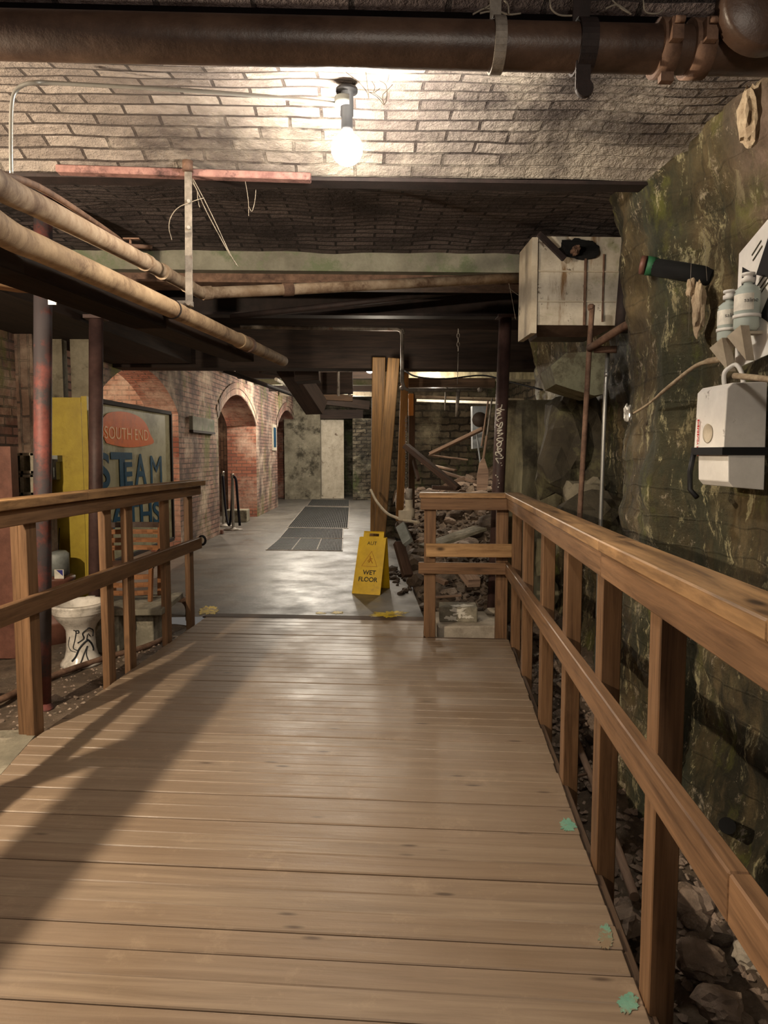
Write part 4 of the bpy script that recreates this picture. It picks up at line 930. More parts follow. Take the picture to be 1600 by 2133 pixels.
mb = MB(); mb.tube(curvepts([(1.35, 2.63, z1-.01), (1.345, 2.625, z1+.045), (1.37, 2.60, z1+.072), (1.385, 2.58, z1+.04), (1.39, 2.575, z1)], 5), .008, 10); obj('hanging_loop', mb, 'white_plastic', case)
text('lettering', 'EMERGENCY PULL', 'red_print', case, (1.2955, 2.705, z1-.12), (0, 0, -1), (0, 1, 0), .017, sx=1.0, label='faded red lettering down the edge')
# eyewash station on its board
y0, y1 = 2.66, 2.40
ey = thing('eyewash_station', 'white wall board holding two clear bottles with black and white pattern', 'eyewash station', (1.39, 2.53, 1.68))
mb = MB(); Xb = 1.40; mb.prism([(Xb, y0, 1.705), (Xb, y0-.02, 1.69), (Xb, y1+.02, 1.715), (Xb, y1, 1.73), (Xb, y1, 2.20), (Xb, y0, 2.105)], (.006, 0, 0)); obj('board', mb, 'white_plastic', ey)
def yz(s_, t): return (Xb-.0015, y0+(y1-y0)*s_, 1.69+t)
for tri in ([(.12, .36), (.12, .24), (.48, .31)], [(.12, .24), (.12, .2), (.40, .20), (.48, .31)], [(.48, .31), (.86, .47), (.9, .36), (.9, .27)], [(.9, .25), (.62, .16), (.9, .12)]):
    mb = MB(); mb.prism([yz(s_, t) for s_, t in tri], (-.001, 0, 0)); obj('black_panel', mb, 'black', ey)
mb = MB()
for (s_, t) in ((.35, .385), (.38, .365), (.52, .27), (.55, .25), (.58, .235)): mb.bar(yz(s_, t), yz(s_+.22, t+.035), .0012, .006, ch=0)
obj('small_print', mb, 'faded_black', ey)
def eyebottle(x, y, z, h, r):   # on the wall board
    b_ = thing('eyewash_bottle', '', 'bottle', (x, y, z)); mb = MB()
    mb.lathe([(.0001, 0), (r*.8, 0), (r, .012), (r, h*.30), (r*.94, h*.33), (r, h*.36), (r, h*.78), (r*.9, h*.80), (r*.97, h*.84), (r*.6, h*.93), (r*.35, h*.95), (r*.35, h), (.0001, h)], (x, y, z), 26); obj('body', mb, 'bottle', b_)
    mb = MB(); mb.lathe([(.0001, 0), (.022, 0), (.022, .014), (.014, .018), (.014, .024), (.022, .024), (.022, .032), (.0001, .033)], (x, y, z+h), 18); obj('cap', mb, 'white_plastic', b_)
    mb = MB(); mb.lathe([(r*1.08, h*.26), (r*1.08, h*.33), (r*1.02, h*.33), (r*1.02, h*.26), (r*1.08, h*.26)], (x, y, z), 26); obj('clip_ring', mb, 'white_plastic', b_)
    mb = MB(); n = 14; 
    for i in range(n):
        t0 = PI*.75+PI*.75*i/n; t1 = PI*.75+PI*.75*(i+1)/n; R_ = r*1.012
        mb.face([(x+R_*math.cos(t0), y+R_*math.sin(t0), z+h*.4), (x+R_*math.cos(t1), y+R_*math.sin(t1), z+h*.4), (x+R_*math.cos(t1), y+R_*math.sin(t1), z+h*.74), (x+R_*math.cos(t0), y+R_*math.sin(t0), z+h*.74)])
    lb = obj('paper_label', mb, 'white_card', b_); lb.modifiers.new('s', 'SOLIDIFY').thickness = .0006
    text('lettering', 'saline', 'ink', b_, (x-.034, y-r*.98-.001, z+h*.55), (1, -.25, 0), (0, 0, 1), .020, ext=.0005)
    return b_
b_ = eyebottle(1.352, 2.50, 1.80, .165, .042); b_['label'] = 'nearer clear eyewash bottle with printed label'
b_ = eyebottle(1.345, 2.61, 1.775, .155, .038); b_['label'] = 'farther clear eyewash bottle partly behind the other'
for (x, y, z) in ((1.352, 2.50, 1.80), (1.345, 2.61, 1.775)):
    mb = MB(); mb.prism([(x-.045, y-.045, z+.012), (x-.045, y+.045, z-.012), (x+.01, y+.01, z-.10)], (.03, 0, 0)); mb.b2((x-.02, y-.02, z-.012), (1.402, y+.02, z-.002)); obj('holder', mb, 'white_paint', ey, 'pointed pale bottle holder')
# crusty pipes and bracket
wp = thing('crusted_pipe', 'thin crusty pipe slanting up the mossy wall toward the case', 'pipe', at(1318, 862, Y=3.35))
mb = MB(); mb.tube(curvepts([at(1318, 862, Y=3.35), at(1350, 842, Y=3.2), at(1400, 800, Y=3.0), at(1450, 762, Y=2.85), at(1490, 750, Y=2.74), at(1520, 748, Y=2.68)], 5), [.0055]*8+[.008]*10+[.012]*8, 10); obj('pipe', mb, 'crust', wp)
mb = MB(); mb.blob(at(1308, 860, Y=3.35), .035, .5, .7, 1.3, 3, .5, False); obj('silver_tape', mb, 'silver', wp, 'crumpled silver tape at the lower end')
mb = MB(); mb.tube(curvepts([at(1530, 783, Y=2.5), at(1565, 786, Y=2.42), at(1600, 790, Y=2.34), at(1680, 800, Y=2.15)], 4), .011, 10); tag(obj('crusted_pipe', mb, 'crust'), 'pale rough pipe stub above the white case going right', 'pipe')
for i, (x, y, Y_, r, s_, lab) in enumerate(((1455, 640, 2.95, .05, (.5, .6, 2.2), 'pale wood root hanging on the wall left of the bottles'), (1440, 600, 2.98, .03, (.6, .6, 1.4), 'small curled pale root above the dark niche'), (1560, 240, 2.28, .06, (.5, .7, 1.6), 'ragged pale plaster lump high on the right wall'))):
    mb = MB(); mb.blob(at(x, y, Y=Y_), r, *s_, 3, .5, False); tag(obj('plaster_lump', mb, 'crust'), lab, 'plaster lump')

# ================================================================== LEFT SIDE THINGS
# signboard
def SG(s_, z, off=.16): return W(s_, z, off)
sg = thing('signboard', 'large cream signboard with orange oval and blue lettering reading STEAM BATHS', 'sign', SG(-3.7, .3))
s0, s1, zb_, zt_ = -5.05, -2.62, .30, 1.86
mb = MB(); mb.prism([SG(s0, zb_), SG(s1, zb_), SG(s1, zt_), SG(s0, zt_)], wn*-.02); obj('panel', mb, 'board_cream', sg)
for a_, b_ in (((s0, zt_), (s1, zt_)), ((s0, zb_), (s1, zb_)), ((s0, zb_), (s0, zt_)), ((s1, zb_), (s1, zt_))):
    mb = MB(); mb.bar(SG(*a_), SG(*b_), .045, .05, up=wn); obj('frame', mb, 'timber_dark', sg)
def sgp(px, py, off=.165):
    d = FW+RT*((px-CX)/FPX)+UP*((CY-py)/FPX); t = (WO+wn*off).dot(wn)/d.dot(wn); P = Vector((0, 0, EYE))+d*t; return P
oval = [sgp(*p) for p in ((211, 902), (212, 878), (222, 862), (245, 857), (270, 860), (292, 870), (305, 885), (313, 905), (320, 922), (300, 929), (270, 932), (240, 928), (215, 921))]
mb = MB(); mb.prism(curvepts(oval, 4)[:-1], wn*.003); obj('orange_oval', mb, 'sign_orange', sg, 'orange oval on the signboard')
def stext(body, mat, p0, p1, hpx, nm, bold=0, off=.169):
    """lettering between two photo pixels along the board"""
    a_ = sgp(*p0, off); b_ = sgp(*p1, off); h = (sgp(p0[0], p0[1]-hpx, off)-a_).length
    o = text(nm, body, mat, sg, a_, b_-a_, (0, 0, 1), h/.72, .001, bold=bold)
    xs = [(v.co+worldloc(sg)-a_).dot((b_-a_).normalized()) for v in o.data.vertices]; k = (b_-a_).length/max(xs)
    dd = (b_-a_).normalized()
    for v in o.data.vertices:
        q = (v.co+worldloc(sg)-a_).dot(dd); v.co += dd*q*(k-1)
    return o
stext('SOUTH END', 'sign_peach', (217, 913), (309, 918), 27, 'lettering')
stext('S', 'sign_blue', (203, 1015), (230, 1014), 74, 'lettering', .02); stext('T', 'sign_blue', (234, 1014), (277, 1010), 73, 'lettering', .03); stext('E', 'sign_blue', (256, 1012), (277, 1010), 50, 'lettering', .03)
stext('A', 'sign_blue', (283, 1010), (306, 1008), 66, 'lettering', .02); stext('M', 'sign_blue', (312, 1008), (338, 1006), 62, 'lettering', .0)
stext('BATHS', 'sign_blue', (204, 1104), (335, 1088), 56, 'lettering', .02)
# yellow door panel
yd = thing('yellow_door', 'yellow painted metal door leaning behind the near left posts', 'door', (-2.35, 5.85, 0))
mb = MB(); a_ = at(82, 1240, Y=5.85); b_ = at(168, 828, Y=5.85); mb.b2((a_.x, 5.85, .0), (b_.x, 5.89, b_.z)); obj('leaf', mb, 'yellow_door', yd)
mb = MB(); mb.b2((b_.x+.006, 5.84, .0), (b_.x+.05, 5.9, b_.z+.01)); obj('jamb', mb, 'yellow_door', yd)
mb = MB(); mb.b2((b_.x+.052, 5.85, .0), (b_.x+.075, 5.9, b_.z-.1)); obj('edge', mb, 'concrete_green', yd)
mb = MB(); c = at(112, 975, Y=5.8); mb.b2((c.x-.09, 5.76, c.z-.09), (c.x+.035, 5.845, c.z+.07)); mb.b2((c.x-.09, 5.755, c.z+.05), (c.x+.05, 5.845, c.z+.10)); obj('grey_box', mb, 'grey_metal', yd, 'small grey metal box on the yellow door')
# drum, tank behind, card
c = at(118, 1205, Y=5.35); dr = thing('red_drum', 'rusty red drum behind the near left post', 'drum', (c.x-.05, 5.45, 0)); mb = MB()
mb.lathe([(.0001, -.05), (.13, -.05), (.13, .1), (.137, .11), (.13, .12), (.13, c.z-.03), (.14, c.z-.02), (.14, c.z), (.0001, c.z)], (c.x-.05, 5.45, 0), 28); obj('body', mb, 'red_drum', dr)
mb = MB(); cc = Vector((c.x-.05, 5.5, c.z)); mb.lathe([(.0001, 0), (.09, 0), (.09, .16), (.07, .18), (.0001, .18)], cc+Vector((-.02, .03, 0)), 22); tag(obj('grey_canister', mb, 'grey_metal'), 'grey metal canister standing on the red drum', 'canister')
p = at(123, 1197, Y=5.34); cd = thing('small_card', 'small white and blue card standing on the red drum', 'card', p); mb = MB(); mb.b2((p.x-.034, 5.34, c.z), (p.x+.034, 5.344, c.z+.068)); obj('card', mb, 'white_card', cd)
mb = MB(); mb.prism([(p.x-.02, 5.3395, c.z+.065), (p.x+.028, 5.3395, c.z+.065), (p.x+.028, 5.3395, c.z+.02)], (0, -.001, 0)); obj('blue_triangle', mb, 'blue_print', cd, 'dark blue printed triangle')
mb = MB(); mb.tube(curvepts([at(124, 1100, Y=5.8), at(123, 1150, Y=5.75), at(138, 1175, Y=5.6), at(143, 1200, Y=5.5)], 5), .004, 6); tag(obj('thin_wire', mb, 'iron_dark'), 'thin wire looping down the yellow door', 'wire')
# concrete hollow block wall by the far left
cb_o = None
for i, (px_, py_) in enumerate(((45, 1010), (45, 965))):
    c = at(px_, py_, Y=5.3); mb = MB(); w_, h_ = .085, .075
    for (xa, xb, za, zb2) in ((-w_, w_, -h_, -h_+.022), (-w_, w_, h_-.022, h_), (-w_, -w_+.025, -h_, h_), (w_-.025, w_, -h_, h_), (-.012, .012, -h_, h_)):
        mb.b2((c.x+xa, c.y, c.z+za), (c.x+xb, c.y+.19, c.z+zb2), .003)
    tag(obj('hollow_block', mb, 'concrete'), ['lower hollow concrete block of the stack at the far left', 'upper hollow concrete block of the stack at the far left'][i], 'concrete block')
mb = MB(); c = at(45, 1010, Y=5.3); mb.b2((c.x-.12, 5.29, -.06), (c.x+.12, 5.6, c.z-.077)); tag(obj('brick_pier', mb, 'brick_far'), 'low dark brick pier under the hollow blocks', 'pier')
mb = MB(); a_ = at(-80, 900, Y=4.9); mb.b2((-3.2, 5.0, -.05), (at(20, 900, Y=5.0).x, 5.1, at(0, 930, Y=5).z)); tag(obj('leaning_board', mb, 'red_drum'), 'dark red board standing at the far left edge', 'board')
# near left wall pier
mb = MB(); xa = at(66, 700, Y=5.75).x; mb.b2((-4.0, 5.75, -.1), (xa, 6.1, 2.5)); struct('wall_left_pier', mb, 'brick_far', 'brown plastered pier at the far left')
mb = MB(); mb.b2((at(105, 700, Y=6.05).x, 6.0, 1.8), (at(133, 700, Y=6.05).x, 6.1, 2.35)); mb.b2((at(150, 700, Y=6.05).x, 6.0, 1.8), (at(190, 700, Y=6.05).x, 6.1, 2.3)); struct('wall_left_patch', mb, 'plaster', 'pale plaster remains above the yellow door')

# toilet
TC = Vector((-1.875, 4.86, -.045))
to = thing('toilet', 'old white toilet bowl with a black line drawing, no seat', 'toilet', TC)
prof = [(.135, 0), (.128, .018), (.105, .05), (.094, .10), (.090, .18), (.092, .235), (.108, .27), (.140, .31), (.162, .345), (.168, .36)]
mb = MB(); mb.lathe([(.0001, 0)]+prof, TC, 40, sx=1.0, sy=1.15); obj('pedestal', mb, 'porcelain', to)
mb = MB(); mb.lathe([(.166, .352), (.174, .362), (.170, .372), (.178, .382), (.172, .392), (.182, .405), (.180, .416), (.150, .418), (.142, .405), (.125, .36), (.07, .30), (.0001, .285)], TC, 40, sx=1.0, sy=1.15); obj('rim', mb, 'porcelain', to)
mb = MB(); mb.lathe([(.0001, .0), (.03, .0), (.03, .02), (.0001, .02)], TC+Vector((0, .20, .40)), 14); obj('hinge_boss', mb, 'porcelain', to)
def prad(z):
    for i in range(len(prof)-1):
        if prof[i][1] <= z <= prof[i+1][1]:
            t = (z-prof[i][1])/(prof[i+1][1]-prof[i][1]); return prof[i][0]+(prof[i+1][0]-prof[i][0])*t
    return prof[-1][0]
def tp_(x, y):     # zoomed photo pixel -> pedestal surface
    z = max(.02, min(.33, .405-(y-1060)/(1950-1060)*.405)); r = prad(z); k = (x-650)/(205/.1); k = max(-.93*r, min(.93*r, k))
    ang = math.asin(k/r); base_ = math.atan2(-TC.y, -TC.x) ; a_ = base_+ang
    return TC+Vector((math.cos(a_)*(r+.0015), math.sin(a_)*(r*1.15+.0015), z))
dw = MB()
for st, r_ in (([(755, 1380), (680, 1450), (690, 1530), (615, 1590)], .0030), ([(755, 1380), (805, 1440), (800, 1530)], .0030), ([(745, 1470), (770, 1520)], .002), ([(735, 1480), (725, 1560)], .002),
               ([(740, 1560), (680, 1610), (625, 1690), (590, 1780), (540, 1850)], .0042), ([(740, 1560), (780, 1630), (800, 1700), (800, 1740)], .0042),
               ([(730, 1650), (690, 1750), (645, 1875)], .0025), ([(735, 1650), (715, 1760), (745, 1875)], .0022), ([(570, 1390), (600, 1420), (580, 1560), (560, 1660), (610, 1700)], .0022), ([(600, 1400), (630, 1400), (630, 1440), (600, 1440)], .0022),
               ([(520, 1500), (500, 1620), (530, 1700), (590, 1720)], .0015)):
    dw.tube(curvepts([tp_(*p) for p in st], 4), r_*1.5, 6)
obj('line_drawing', dw, 'ink', to, 'black painted robed figure drawing on the pedestal')

# bench blocks and slatted chair
mb = MB(); mb.b2((-1.93, 5.15, -.06), (-1.72, 5.55, .21), .006); tag(obj('concrete_block', mb, 'concrete'), 'rough concrete block left of the slatted chair foot', 'concrete block')
mb = MB(); mb.b2((-1.66, 5.25, -.06), (-1.50, 5.62, .215), .006); tag(obj('concrete_block', mb, 'concrete'), 'concrete block under the right side of the slatted chair', 'concrete block')
mb = MB(); mb.b2((-2.0, 5.12, .217), (-1.40, 5.75, .262), .005); tag(obj('concrete_slab', mb, 'concrete'), 'grey slab lying on the concrete blocks under the slatted chair', 'slab')
ch = thing('slatted_chair', 'brown wooden chair with curved slatted back standing on the concrete slab', 'chair', (-1.74, 5.5, .262)); zb0 = .262
CXc, CYc = -1.735, 5.52
for k, (z, hw) in enumerate(((.50, .185), (.435, .18), (.375, .178), (.19, .175), (.13, .175), (.07, .175))):
    back = k < 3; pts = []
    for i in range(9):
        t = -1+2*i/8; pts.append(Vector((CXc+hw*t, CYc+(.12 if back else -.12)+(.03*(1-t*t) if back else -.03*(1-t*t)), zb0+z)))
    mb = MB()
    for i in range(8): mb.bar(pts[i], pts[i+1], .016, .036, ch=0)
    obj('back_slat' if back else 'front_slat', mb, 'chairwood', ch)
mb = MB(); pts = []
for i in range(9):
    t = -1+2*i/8; pts.append(Vector((CXc+.19*t, CYc+.12+.03*(1-t*t), zb0+.555)))
for i in range(8): mb.bar(pts[i], pts[i+1], .024, .04, ch=0)
obj('top_rail', mb, 'iron_brown', ch, 'dark curved top rail')
mb = MB(); mb.prism([(CXc-.18, CYc-.15, zb0+.25), (CXc+.18, CYc-.15, zb0+.25), (CXc+.19, CYc+.13, zb0+.25), (CXc-.19, CYc+.13, zb0+.25)], (0, 0, .025)); obj('seat', mb, 'chairwood', ch)
for sx_ in (-1, 1):
    for sy_ in (-1, 1):
        mb = MB(); top = .57 if sy_ > 0 else .26; mb.bar((CXc+sx_*.175, CYc+sy_*.125, zb0), (CXc+sx_*.19, CYc+sy_*.13, zb0+top), .03, .03); obj('leg', mb, 'chairwood', ch)
mb = MB(); mb.bar((CXc+.20, CYc-.14, zb0+.31), (CXc+.20, CYc+.12, zb0+.36), .04, .02); mb.bar((CXc+.2, CYc-.12, zb0+.25), (CXc+.2, CYc-.12, zb0+.31), .02, .02); obj('armrest', mb, 'iron_dark', ch)

# pipe lying by the deck on the left, with elbow, stones
mb = MB(); pts = [at(-60, 1478, Z=-.02), at(0, 1458, Z=-.02), at(100, 1412, Z=-.02), at(220, 1370, Z=-.02), at(300, 1348, Z=-.02), at(352, 1325, Z=-.02)]; mb.tube(curvepts(pts, 4), .020, 12)
tag(obj('ground_pipe', mb, 'iron_rust'), 'rusty pipe lying on the dirt beside the left railing', 'pipe')
mb = MB(); mb.tube(curvepts([at(350, 1250, Z=.08), at(378, 1248, Z=.09), at(392, 1262, Z=.06), at(394, 1290, Z=-.02)], 4), .03, 14); tag(obj('pipe_elbow', mb, 'iron_rust'), 'rusty pipe elbow between the last two left posts', 'pipe')
mb = MB(); mb.box((-2.0, 3.15, -.02), (.9, .75, .04), .1); mb.box((-2.5, 4.1, -.02), (.8, .1, .03), .2); tag(obj('concrete_slab', mb, 'concrete'), 'flat concrete slab in the dirt at the near left', 'slab')
def stones(label, group, n, place, mat, rmin, rmax, name='rubble_stone', protos=5, sub=2):
    ps = []
    for k in range(protos):
        mb = MB(); mb.blob((0, 0, 0), 1, U(.9, 1.3), U(.7, 1.0), U(.45, .75), sub, .35); ps.append(mb.mesh(name, Vector((0, 0, 0))))
    for i in range(n):
        p, r = place(i); me = ps[i % protos]
        if not me.materials: me.materials.append(M[mat])
        o = bpy.data.objects.new(name, me); C.objects.link(o); s_ = r if r else U(rmin, rmax); o.scale = (s_,)*3; o.location = p+Vector((0, 0, s_*.25)); o.rotation_euler = (U(-.4, .4), U(-.4, .4), U(0, 6))
        tag(o, label, 'stone', group)
def pl(i):
    u = U(2.2, 5.6); v = -1.99-abs(random.gauss(.08, .35)); q = ramp(u, v); return Vector((q.x, q.y, zl(q.x, q.y))), None
stones('small pale stone lying in the dirt left of the boardwalk', 'stones in the dirt on the left', 34, pl, 'stone', .012, .04)

# rubble in the trench on the right
def pr_(i):
    y = U(.9, 5.6); x = ramp(y, .62).x+abs(random.gauss(.0, .33)); x = min(x, 1.5); return Vector((x, y, zr(x, y))), None
stones('rough broken stone in the trench beside the right railing', 'rubble stones in the trench', 80, pr_, 'stone', .02, .075)
def pr2(i):
    y = U(.9, 5.6); x = ramp(y, .62).x+U(0, .8); x = min(x, 1.5); return Vector((x, y, zr(x, y))), None
stones('dark lump of rubble in the trench beside the right railing', 'dark rubble in the trench', 50, pr2, 'stone_dark', .02, .07)
for i, (px_, py_, r, mt, lab) in enumerate(((1462, 2000, .075, 'stone', 'big pale angular stone at the near right bottom'), (1565, 1995, .06, 'stone_white', 'pale stone block at the bottom right corner by the near post'), (1500, 2090, .07, 'stone', 'dark boulder in the bottom right corner'), (1290, 1925, .08, 'stone', 'rounded stone beside the deck edge under the second rail post'), (1440, 1880, .08, 'stone', 'dark rock behind the second railing post'))):
    c = at(px_, py_, Z=-.30); mb = MB(); mb.blob(c, r, 1.1, .9, .7, 3, .35); tag(obj('boulder', mb, mt), lab, 'stone')
mb = MB(); mb.tube([at(1180, 1490, Z=-.27), at(1240, 1640, Z=-.28), at(1322, 1868, Z=-.30)], .019, 12); tag(obj('ground_pipe', mb, 'scrap'), 'long straight pole lying in the trench beside the deck', 'pole')
mb = MB(); mb.tube([at(1170, 1625, Z=-.27), at(1222, 1612, Z=-.27)], .008, 8); tag(obj('stick', mb, 'scrap'), 'short thin stick lying across the trench pole', 'stick')
mb = MB(); mb.tube([at(1515, 1720, X=1.43), at(1515, 1720, X=1.36)], .03, 14); tag(obj('pipe_socket', mb, 'hole'), 'small black pipe mouth low on the right wall', 'pipe')

def gravel(name, label, n, place, mat, r0, r1):
    mb = MB()
    for i in range(n):
        p = place(i)[0]; r_ = U(r0, r1); q = [Vector((U(-1, 1), U(-1, 1), U(-.3, 1))).normalized()*r_ for k in range(5)]; p = p+Vector((0, 0, r_*.2))
        a_ = p+Vector((0, 0, r_*.8)); ring = [p+Vector((math.cos(t+U(-.5, .5))*r_*U(.7, 1.4), math.sin(t)*r_*U(.6, 1.2), U(-.3, .35)*r_)) for t in (0, 1.2, 2.5, 3.8, 5.0)]
        for k in range(5): mb.face([ring[k], ring[(k+1) % 5], a_]); mb.face([ring[(k+1) % 5], ring[k], p-Vector((0, 0, r_))])
    tag(obj(name, mb, mat, merge=False), label, 'gravel', kind='stuff')
gravel('gravel', 'fine broken rubble covering the trench right of the boardwalk', 2600, pr2, 'stone', .008, .026)
gravel('gravel', 'fine grit on the dirt left of the boardwalk', 500, pl, 'stone', .004, .012)
gravel('gravel', 'fine broken rubble covering the heap behind the corner railing', 1600, lambda i: ((lambda x, y: Vector((x, y, zr(x, y))))(U(.6, 1.75), U(5.9, 10.8)), None), 'stone_dark', .015, .05)

# ================================================================== MIDDLE
# folding caution sign
A0 = at(733, 1236, Z=.0); A1 = at(792, 1240, Z=.0); T0 = at(748, 1108, Y=7.12); T1 = at(809, 1111, Y=7.08)
ws = thing('wet_floor_sign', 'yellow folding wet floor sign at the end of the boardwalk', 'sign', (A0+A1)/2)
xd = (A1-A0).normalized(); wS = (A1-A0).length; ht = .60; yv = Vector((.06, .16, 0)); top = (A0+A1)/2+yv+Vector((.02, 0, ht))
def leaf(b0, b1, name, sgn):
    t0 = top-xd*wS*.47; t1 = top+xd*wS*.47; n_ = (b1-b0).cross(t0-b0).normalized()
    if n_.y*sgn > 0: n_ = -n_
    def P(s_, t): return (b0.lerp(b1, s_)).lerp(t0.lerp(t1, s_), t)
    mb = MB()
    # panel with raised handle tab, slot cut out
    for (sa, sb, ta, tb) in ((0, 1, 0, .90), (.14, .90, .90, .915), (.14, .36, .915, .965), (.72, .90, .915, .965), (.14, .90, .965, 1.0)):
        mb.prism([P(sa, ta), P(sb, ta), P(sb, tb), P(sa, tb)], -n_*.006)
    for (sa, sb, ta, tb) in ((0, .03, 0, .9), (.97, 1, 0, .9), (0, 1, 0, .015)): mb.prism([P(sa, ta), P(sb, ta), P(sb, tb), P(sa, tb)], n_*.003)
    return obj(name, mb, 'yellow_sign', ws), P, n_
_, PF, nf = leaf(A0, A1, 'front_panel', 1)
B0 = A0+Vector((.11, .36, 0)); B1 = A1+Vector((.11, .36, 0)); leaf(B0, B1, 'back_panel', -1)
upv = (PF(.5, 1)-PF(.5, 0)).normalized()
def wtext(body, s_, t, size, mat, nm='lettering', bold=.02): return text(nm, body, mat, ws, PF(s_, t)+nf*.0015, xd, upv, size, .0006, bold=bold)
wtext('AUT', .32, .78, .05, 'faded_black', bold=.0); wtext('WET', .30, .31, .062, 'faded_black'); wtext('FLOOR', .16, .20, .062, 'faded_black')
mb = MB()
tri = [PF(.22, .44), PF(.78, .44), PF(.52, .68)]
for i in range(3): mb.bar(tri[i]+nf*.002, tri[(i+1) % 3]+nf*.002, .004, .0015, up=nf, ch=0)
mb.tube([PF(.48, .60)+nf*.002, PF(.52, .55)+nf*.002, PF(.46, .50)+nf*.002], .005, 6); mb.tube([PF(.52, .55)+nf*.002, PF(.60, .49)+nf*.002], .004, 6); mb.tube([PF(.42, .52)+nf*.002, PF(.50, .57)+nf*.002, PF(.58, .56)+nf*.002], .003, 6)
obj('warning_triangle', mb, 'orange_print', ws, 'faded warning triangle with falling figure')

# floor mats
def mat_(p, label, dense, nx, ny, panels=1):
    a_, b_, c_, d_ = [at(*q, Z=.0) for q in p]; t = thing('floor_mat', label, 'mat', (a_+c_)/2)
    mb = MB(); up_ = Vector((0, 0, .012))
    def P(s_, t_): return a_.lerp(b_, s_).lerp(d_.lerp(c_, s_), t_)
    w_ = .0035/((b_-a_).length)
    for i in range(nx+1):
        s_ = i/nx*(1-2*w_)+w_; mb.prism([P(s_-w_, 0), P(s_+w_, 0), P(s_+w_, 1), P(s_-w_, 1)], up_)
    w2 = .006/((d_-a_).length)
    for j in range(ny+1):
        s_ = j/ny*(1-2*w2)+w2; mb.prism([P(0, s_-w2), P(1, s_-w2), P(1, s_+w2), P(0, s_+w2)], up_*.98)
    obj('grid', mb, 'mat_black', t)
    mb = MB(); mb.prism([P(-.01, -.008), P(1.01, -.008), P(1.01, 1.008), P(-.01, 1.008)], (0, 0, .003)); obj('base_sheet', mb, 'mat_black', t)
    mb = MB()
    for (s0_, t0_, s1_, t1_) in ((-.015, -.012, 1.015, 0), (-.015, 1, 1.015, 1.012), (-.015, 0, 0, 1), (1, 0, 1.015, 1)): mb.prism([P(s0_, t0_), P(s1_, t0_), P(s1_, t1_), P(s0_, t1_)], up_*.8)
    for k in range(1, panels): mb.prism([P(k/panels-.006, 0), P(k/panels+.006, 0), P(k/panels+.006, 1), P(k/panels-.006, 1)], up_*1.1)
    obj('border', mb, 'galv_dull', t)
mat_([(556, 1146), (712, 1148), (713, 1124), (584, 1122)], 'nearest floor grating mat, split in three panels', 1, 48, 20, 3)
mat_([(584, 1121), (713, 1122), (714, 1102), (601, 1101)], 'second rubber floor mat, darker, behind the nearest grating', 1, 40, 16)
mat_([(600, 1099), (724, 1101), (727, 1058), (636, 1056)], 'long dark floor mat in the middle of the passage', 1, 30, 40)
mat_([(640, 1054), (727, 1055), (727, 1042), (650, 1041)], 'farthest floor mat before the pale door', 1, 20, 12)

# stanchions
def stanchion(px_, py_, h, label):
    c = at(px_, py_, Z=0); t = thing('stanchion', label, 'stanchion', c); 
    mb = MB(); mb.lathe([(.0001, 0), (.17, 0), (.17, .012), (.05, .035), (.03, .05), (.0001, .05)], c, 24); obj('base', mb, 'galv_dull', t)
    mb = MB(); mb.lathe([(.024, .04), (.024, h-.08), (.03, h-.08), (.03, h-.02), (.034, h), (.0001, h+.01)], c, 18); obj('pole', mb, 'chrome', t)
    return c
c1 = stanchion(486, 1104, 1.0, 'chrome stanchion in front, before the middle arch'); c2 = stanchion(466, 1096, 1.02, 'chrome stanchion set back against the arch jamb')
for i, (ca, cb_, ln, lab) in enumerate(((c1, c1+Vector((.10, -.05, 0)), .85, 'black rope hanging straight from the front stanchion'), (c2, c1, .80, 'black rope sagging between the two stanchions'))):
    a_ = ca+Vector((0, 0, .96)); b_ = cb_+Vector((0, 0, .96)); mb = MB()
    if i == 0: pts = [a_+Vector((.03, 0, 0)), a_+Vector((.07, -.02, -.1)), a_+Vector((.09, -.02, -.45)), a_+Vector((.12, -.02, -.88))]
    else: pts = [a_, a_.lerp(b_, .12)-Vector((0, 0, .35)), a_.lerp(b_, .3)-Vector((0, 0, .72)), a_.lerp(b_, .6)-Vector((0, 0, .9)), a_.lerp(b_, .85)-Vector((0, 0, .6)), b_-Vector((0, 0, .02))]
    mb.tube(curvepts(pts, 6), .022, 12); tag(obj('velvet_rope', mb, 'velvet'), lab, 'rope')
mb = MB(); a_ = at(505, 1086, Z=0); mb.b2((a_.x-.3, a_.y-.2, 0), (a_.x+.12, a_.y+.2, .24), .01); tag(obj('stone_trough', mb, 'plaster'), 'low grey block at the foot of the red arch jamb', 'stone block')
mb = MB(); a_ = at(454, 1112, Z=0); mb.b2((a_.x-.09, a_.y-.06, 0), (a_.x+.09, a_.y+.06, .07), .006); tag(obj('loose_brick', mb, 'red_drum'), 'single brick on the floor left of the stanchions', 'brick')
